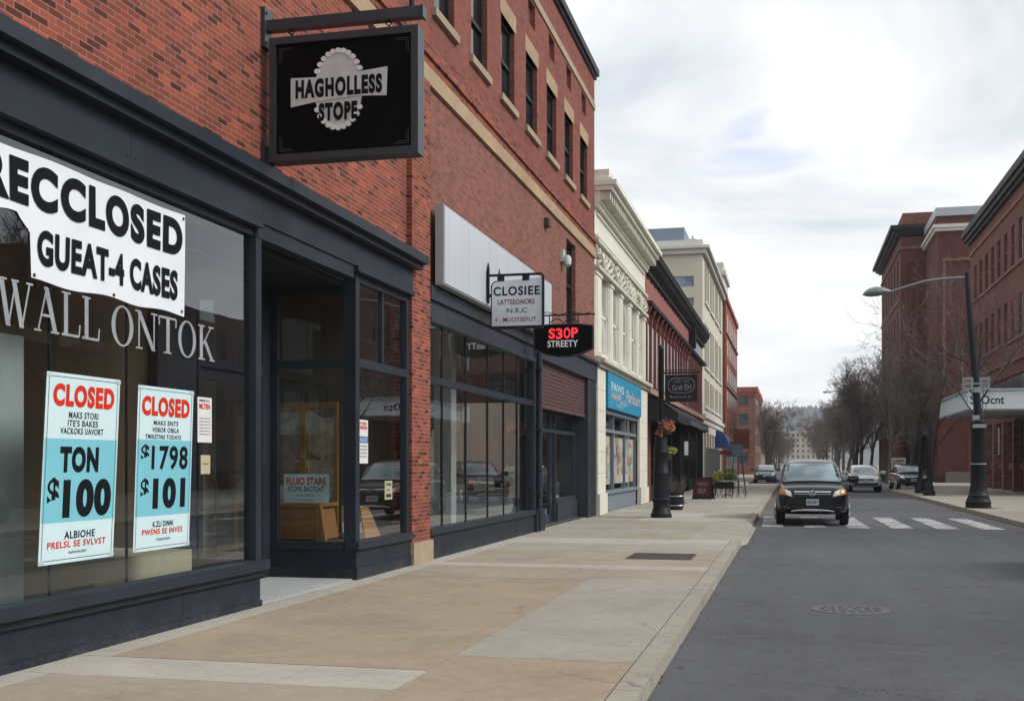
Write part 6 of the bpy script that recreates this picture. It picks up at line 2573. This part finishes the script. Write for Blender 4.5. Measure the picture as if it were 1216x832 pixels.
def car(name, label, loc, rz, W, LN, H, hood, belt, cowl, rf0, rf1, tail, paint_, group=None, amber=True, skid=True, plate='BCN 827', clear=.24, wheel_r=.36, emblem=True):
    t = thing(name, label, 'car', loc, rz, group)
    w = W / 2
    secs = [(0.0, .74 * w, .44, hood * .80), (.05, .88 * w, .35, hood * .90), (.22, .97 * w, .30, hood * .96), (.5, .985 * w, .28, hood * .975), (cowl * .75, w, .27, hood * 1.0),
            (cowl, w, .27, belt), (cowl + .5, w, .27, belt + .01), (LN * .6, w, .27, belt + .03), (LN - .6, .985 * w, .28, belt + .04), (LN - .15, .93 * w, .33, belt + .02), (LN - .02, .84 * w, .42, belt - .06)]

    def prof(s):
        _, ww, zb, zt = s
        hh = zt - zb
        return [(0, zb), (ww * .8, zb), (ww * .96, zb + .06), (ww * .99, zb + .3 * hh), (ww, zb + .62 * hh), (ww * .98, zb + .88 * hh), (ww * .91, zt), (ww * .5, zt + .03), (0, zt + .035)]
    V, Fc = loft(secs, prof)
    V, Fc = subdiv(V, Fc, 2)
    m = MB()
    m.add(V, Fc)
    body = m.build('body', paint_, t, 42, world=False)
    bb = BVHTree.FromPolygons([Vector(v) for v in V], Fc)
    g = [(cowl - .06, w * .80, belt - .1, w * .82, belt + .05), (cowl + .12, w * .86, belt - .1, w * .85, belt + .10), ((cowl + rf0) / 2, w * .89, belt - .08, w * .84, (belt + H) / 2 + .06), (rf0, w * .9, belt - .06, w * .79, H - .05), (rf0 + .35, w * .9, belt - .05, w * .785, H - .012),
         ((rf0 + rf1) / 2, w * .9, belt - .05, w * .78, H), (rf1, w * .89, belt - .05, w * .76, H - .03), ((rf1 + tail) / 2 + .05, w * .87, belt - .05, w * .72, (belt + H) / 2 + .12), (tail, w * .82, belt - .08, w * .7, belt + .08)]

    def gp(s):
        _, wb, zb, wr, zr = s
        return [(0, zb), (wb, zb), (wb * .6 + wr * .4, zb + (zr - zb) * .5), (wr * 1.0, zr - .07 * min(1, (zr - zb) / .5)), (wr * .86, zr - .01), (wr * .4, zr + .015), (0, zr + .02)]
    V2, F2 = loft(g, gp)
    V2, F2 = subdiv(V2, F2, 1)
    m = MB()
    m.add(V2, F2)
    m.build('roof', paint_, t, 40, world=False)
    gb = BVHTree.FromPolygons([Vector(v) for v in V2], F2)
    front = lambda a, b: (a, -1.0, b)
    m = MB()
    project(m, gb, [(-w * .82, belt + .06), (w * .82, belt + .06), (w * .735, H - .10), (-w * .735, H - .10)], 10, 8, front, (0, 1, 0), .008)
    m.build('windshield', M['wind'], t, 60, world=False)
    m = MB()
    for s in (-1, 1):
        project(m, gb, [(cowl + .42, belt + .05), (tail - .42, belt + .07), (rf1 - .18, H - .13), (rf0 + .10, H - .13)], 10, 5, lambda a, b, s=s: (s * 3, a, b), (-s, 0, 0), .006)
    m.build('side_window', M['side_glass'], t, 60, world=False)
    m = MB()
    project(m, gb, [(-w * .7, belt + .1), (w * .7, belt + .1), (w * .62, H - .14), (-w * .62, H - .14)], 6, 5, lambda a, b: (a, LN + 2, b), (0, -1, 0), .006)
    m.build('rear_window', M['side_glass'], t, 60, world=False)
    # lamps: outer amber corner and clear lens
    zl = hood * .80
    for s in (-1, 1):
        m = MB()
        m.cur = 0
        project(m, bb, [(s * w * .54, zl - .085), (s * w * .72, zl - .04), (s * w * .74, zl + .11), (s * w * .60, zl + .05)], 5, 4, front, (0, 1, 0), .009)
        m.cur = 1
        project(m, bb, [(s * w * .72, zl - .04), (s * w * .93, zl - .015), (s * w * .94, zl + .125), (s * w * .74, zl + .11)], 5, 4, front, (0, 1, 0), .009)
        m.build('headlight', [M['lamp_clear'], M['lamp_amber'] if amber else M['lamp_clear']], t, 60, world=False)
        m = MB()
        project(m, bb, [(s * w * .56, zl - .42), (s * w * .78, zl - .40), (s * w * .80, zl - .31), (s * w * .62, zl - .34)], 4, 3, front, (0, 1, 0), .008)
        m.build('fog_lamp', M['lamp_clear'] if not skid else M['iron_worn'], t, 60, world=False)
    m = MB()
    m.cur = 0
    project(m, bb, [(-w * .46, zl - .09), (w * .46, zl - .09), (w * .52, zl + .05), (-w * .52, zl + .05)], 10, 3, front, (0, 1, 0), .006)
    m.cur = 1
    for za, zb in ((zl + .035, zl + .06), (zl - .02, zl - .005)):
        project(m, bb, [(-w * .50, za), (w * .50, za), (w * .5, zb), (-w * .5, zb)], 10, 1, front, (0, 1, 0), .018)
    m.build('grille', [M['plastic'], M['chrome']], t, 60, world=False)
    if emblem:
        yn = bb.ray_cast(Vector((0, -1, zl)), Vector((0, 1, 0)))[0].y
        m = MB()
        m.tube([(.085 * math.cos(a), yn - .025, zl + .01 + .06 * math.sin(a)) for a in [i * math.pi / 9 for i in range(19)]], .012, 6, False)
        m.tube([(-.085, yn - .025, zl + .01), (-.03, yn - .028, zl + .03), (.03, yn - .028, zl - .01), (.085, yn - .025, zl + .01)], .009, 6)
        m.build('emblem', M['chrome'], t, 60, world=False)
    m = MB()
    project(m, bb, [(-w * .70, .40), (w * .70, .40), (w * .78, .52), (-w * .78, .52)], 10, 3, front, (0, 1, 0), .012)
    m.build('lower_grille', M['plastic'], t, 60, world=False)
    if skid:
        m = MB()
        pts = []
        for i in range(9):
            a = -1 + 2 * i / 8
            x = a * w * .58
            pts.append((x, bb.ray_cast(Vector((x, -1, .47)), Vector((0, 1, 0)))[0].y - .03, .375 + .035 * (1 - a * a) ** .5))
        m.tube(pts, [.02 + .012 * (1 - abs(-1 + 2 * i / 8)) for i in range(9)], 8)
        m.build('skid_bar', M['alloy'], t, 50, world=False)
    yn = bb.ray_cast(Vector((0, -1, .60)), Vector((0, 1, 0)))[0].y
    m = MB()
    m.box(-.155, .155, yn - .03, yn - .012, .535, .69)
    pl = m.build('licence_plate', M['plate'], t, world=False)
    m = MB()
    letters(m, plate, Face((0, yn - .03, 0), (1, 0, 0), (0, -1, 0)), -.13, .13, .565, .655, .003, .03)
    m.build('lettering', M['ink_navy'], pl, world=False)
    for s in (-1, 1):
        m = MB()
        V3, F3 = loft([(cowl + .32, .02, 0, 0), (cowl + .34, .15, 0, 0), (cowl + .42, .16, 0, 0), (cowl + .5, .09, 0, 0)], lambda q: [(0, -q[1] * .62), (q[1] * .8, -q[1] * .6), (q[1], 0), (q[1] * .8, q[1] * .6), (0, q[1] * .62)])
        m.add([(x + s * (w + .16), y_, z + belt + .10) for x, y_, z in V3], F3)
        m.tube([(s * w * .9, cowl + .42, belt + .04), (s * (w + .1), cowl + .42, belt + .07)], .03, 6)
        m.build('mirror', paint_, t, 60, world=False)
    for y_ in (.85, LN - .85):
        for s in (-1, 1):
            m = MB()
            x0, x1 = s * (w - .21), s * (w + .004)
            m.tube([(x0, y_, wheel_r), (x0 + s * .02, y_, wheel_r), (x1 - s * .02, y_, wheel_r), (x1, y_, wheel_r)], [wheel_r * .94, wheel_r, wheel_r, wheel_r * .93], 28)
            wh = m.build('wheel', M['tyre'], t, 40, world=False)
            m = MB()
            m.tube([(x1 - s * .01, y_, wheel_r), (x1 + s * .006, y_, wheel_r)], [wheel_r * .66, wheel_r * .64], 24)
            for k in range(5):
                a = 2 * math.pi * k / 5
                m.tube([(x1 + s * .012, y_, wheel_r), (x1 + s * .012, y_ + wheel_r * .6 * math.cos(a), wheel_r + wheel_r * .6 * math.sin(a))], [.05, .035], 6)
            m.build('rim', M['alloy'], wh, 40, world=False)
    for s in (-1, 1):
        m = MB()
        zz = belt - .12
        project(m, bb, [(s * w * .70, zz - .22), (s * w * .86, zz - .22), (s * w * .86, zz + .05), (s * w * .70, zz + .05)], 3, 3, lambda a, b: (a, LN + 2, b), (0, -1, 0), .008)
        m.build('tail_light', M['lamp_red'], t, 60, world=False)
    return t


suv = car('suv', 'black SUV driving towards the viewer over the zebra crossing', (0.52, 30.3, .0), 0, 1.82, 4.55, 1.70, 1.04, 1.08, 1.05, 1.80, 3.9, 4.45, M['car_black'])
car('minivan', 'silver grey car coming down the far lane behind the black SUV', (3.98, 66.2, .0), 0, 1.74, 4.4, 1.52, .93, 1.0, 1.1, 2.0, 3.5, 4.3, M['car_silver'], amber=False, skid=False, plate='KTR 415', wheel_r=.34, emblem=False)
car('parked_car', 'dark car parked at the right kerb behind the two slim black posts', (7.02, 71.6, .0), 0.06, 1.74, 4.4, 1.56, .95, 1.02, 1.1, 1.95, 3.5, 4.3, M['car_navy'], amber=False, skid=False, plate='DLB 306', wheel_r=.34, emblem=False)
car('parked_car', 'dark car parked at the far left kerb beyond the cafe boards', (-2.05, 93.0, .0), 0, 1.74, 4.4, 1.48, .92, 1.0, 1.1, 2.0, 3.5, 4.3, M['car_navy'], amber=False, skid=False, plate='MPV 119', wheel_r=.34, emblem=False)
dup(suv, (-11.4, 43.2, .0), R(32), label='black SUV added behind the multi-pane window in place of a reflection, fuller of two')  # this copy and the next stand behind the shop as its mirrored cars
dup(suv, (-10.75, 47.6, .0), R(-48), label='black SUV added behind the multi-pane window in place of a reflection, cut by frame')
nav = [o for o in SC.objects if o.name.startswith('parked_car')][0]
dup(nav, (5.15, 15.6, 0), 0.02, label='dark car parked at the opposite kerb near the viewer')

# added yard behind the second shop, standing in for the scene its window mirrors
Yd = MB()
Yd.quad((-24, 31.2, .01), (-7.7, 31.2, .01), (-7.7, 60, .01), (-24, 60, .01))
structure(Yd.build('yard', M['asphalt']))  # ground added under the stand-in cars
t = thing('added_yard_wall', 'pale wall added behind the second shop to brighten the view through its glass', 'wall', (-14, 58, 0))  # closes the added yard; kept pale to brighten the shop window
m = MB()
m.box(-26, -7.7, 52.0, 52.4, 0, 8)
m.build('wall', M['beige_far'], t)
m = MB()
m.box(-26, -7.7, 51.9, 52.5, 8.0, 8.2)
m.build('coping', M['stone_sill'], t)
dup(pC, (-11.6, 36.0, .01), 2.0, .62, label='bare tree added behind the second shop window in place of a reflected tree')  # extra copy standing in for the tree mirrored in the window
# ------------------------------------------------------------------ sky, sun, camera
EL, AZ = 40.0, 93.0        # sun: high, behind the viewer's right shoulder (azimuth clockwise from the street direction)
w = bpy.data.worlds.new('World')
SC.world = w
w.use_nodes = True
nt = w.node_tree
nt.nodes.clear()
out = nt.nodes.new('ShaderNodeOutputWorld')
bg = nt.nodes.new('ShaderNodeBackground')
bg.inputs[1].default_value = 0.1
sky = nt.nodes.new('ShaderNodeTexSky')
sky.sky_type = 'NISHITA'
sky.sun_disc = False
sky.sun_elevation = R(EL)
sky.sun_rotation = R(AZ)
sky.air_density = 1.0
sky.dust_density = 1.6
tc = nt.nodes.new('ShaderNodeTexCoord')
sep = nt.nodes.new('ShaderNodeSeparateXYZ')
nt.links.new(tc.outputs['Generated'], sep.inputs[0])
zz = mth(nt, 'ADD', mth(nt, 'MAXIMUM', sep.outputs[2], 0.0), 0.16)
cmb = nt.nodes.new('ShaderNodeCombineXYZ')
nt.links.new(mth(nt, 'DIVIDE', sep.outputs[0], zz), cmb.inputs[0])
nt.links.new(mth(nt, 'DIVIDE', sep.outputs[1], zz), cmb.inputs[1])
cmb.inputs[2].default_value = 3.7
nA = noise(nt, cmb.outputs[0], 1.35, 8, 0.56, dist=0.5)
nB = noise(nt, cmb.outputs[0], 2.4, 6, 0.55, dist=0.6)
cl = ramp(nt, nA, 0.33, (6.1, 6.55, 7.1, 1), 0.60, (9.3, 9.3, 9.3, 1), [(0.41, (7.3, 7.65, 8.0, 1)), (0.49, (8.3, 8.45, 8.6, 1))])
bias = None
for gx, gy, sx, am in ((-.09, 2.2, 9.0, .22), (.29, 2.05, 8.0, .15)):      # two thin places in the cloud
    dx = mth(nt, 'MULTIPLY', mth(nt, 'SUBTRACT', mth(nt, 'DIVIDE', sep.outputs[0], zz), gx), sx)
    dy = mth(nt, 'MULTIPLY', mth(nt, 'SUBTRACT', mth(nt, 'DIVIDE', sep.outputs[1], zz), gy), sx * .6)
    e = mth(nt, 'POWER', 2.718, mth(nt, 'MULTIPLY', mth(nt, 'ADD', mth(nt, 'MULTIPLY', dx, dx), mth(nt, 'MULTIPLY', dy, dy)), -1.0))
    e = mth(nt, 'MULTIPLY', e, am)
    bias = e if bias is None else mth(nt, 'ADD', bias, e)
gap = ramp(nt, mth(nt, 'ADD', nB, bias), 0.63, (0, 0, 0, 1), 0.80, (1, 1, 1, 1))
skyb = mixc(nt, 1.0, sky.outputs[0], (0.9, 1.3, 1.75, 1), 'MULTIPLY')
c = mixc(nt, mth(nt, 'MULTIPLY', gap, 0.5), cl, skyb)
nt.links.new(c, bg.inputs[0])
nt.links.new(bg.outputs[0], out.inputs[0])

hz = MB()
hz.box(-1450, 1450, -250, 1900, -1.02, 84)
hm, hnt, ho = new_mat('haze_air')
pv = hnt.nodes.new('ShaderNodeVolumePrincipled')
pv.inputs['Color'].default_value = (0.86, 0.91, 1.0, 1)
pv.inputs['Density'].default_value = 0.00024
pv.inputs['Anisotropy'].default_value = 0.2
hnt.links.new(pv.outputs[0], ho.inputs['Volume'])
ho_ = hz.build('haze', hm)
ho_['kind'] = 'stuff'
ho_['label'] = 'thin pale haze hanging over the whole valley'
SC.cycles.volume_bounces = 1

sd = bpy.data.lights.new('sun', 'SUN')
sd.energy = 2.5
sd.angle = R(25)
sd.color = (1.0, 0.975, 0.94)
so = bpy.data.objects.new('sun', sd)
COL.objects.link(so)
dirv = Vector((math.sin(R(AZ)) * math.cos(R(EL)), math.cos(R(AZ)) * math.cos(R(EL)), math.sin(R(EL))))
so.rotation_euler = dirv.to_track_quat('Z', 'Y').to_euler()
so.location = dirv * 60

cd = bpy.data.cameras.new('camera')
cam = bpy.data.objects.new('camera', cd)
COL.objects.link(cam)
cam.location = (0, 0, 1.6)
cam.rotation_euler = (R(90), 0, math.atan(332 / 1363))
cd.sensor_width = 36
cd.lens = 1363 / 1216 * 36
cd.shift_y = 134 / 1216
cd.clip_end = 8000
SC.camera = cam

SC.view_settings.view_transform = 'Standard'
SC.view_settings.look = 'None'
SC.view_settings.exposure = 0.25
SC.view_settings.gamma = 1.0
SC.view_settings.use_curve_mapping = False
SC.render.engine = 'CYCLES'
cy = SC.cycles
cy.max_bounces = 8
cy.diffuse_bounces = 3
cy.glossy_bounces = 4
cy.transparent_max_bounces = 24
cy.sample_clamp_indirect = 6
cy.use_denoising = True
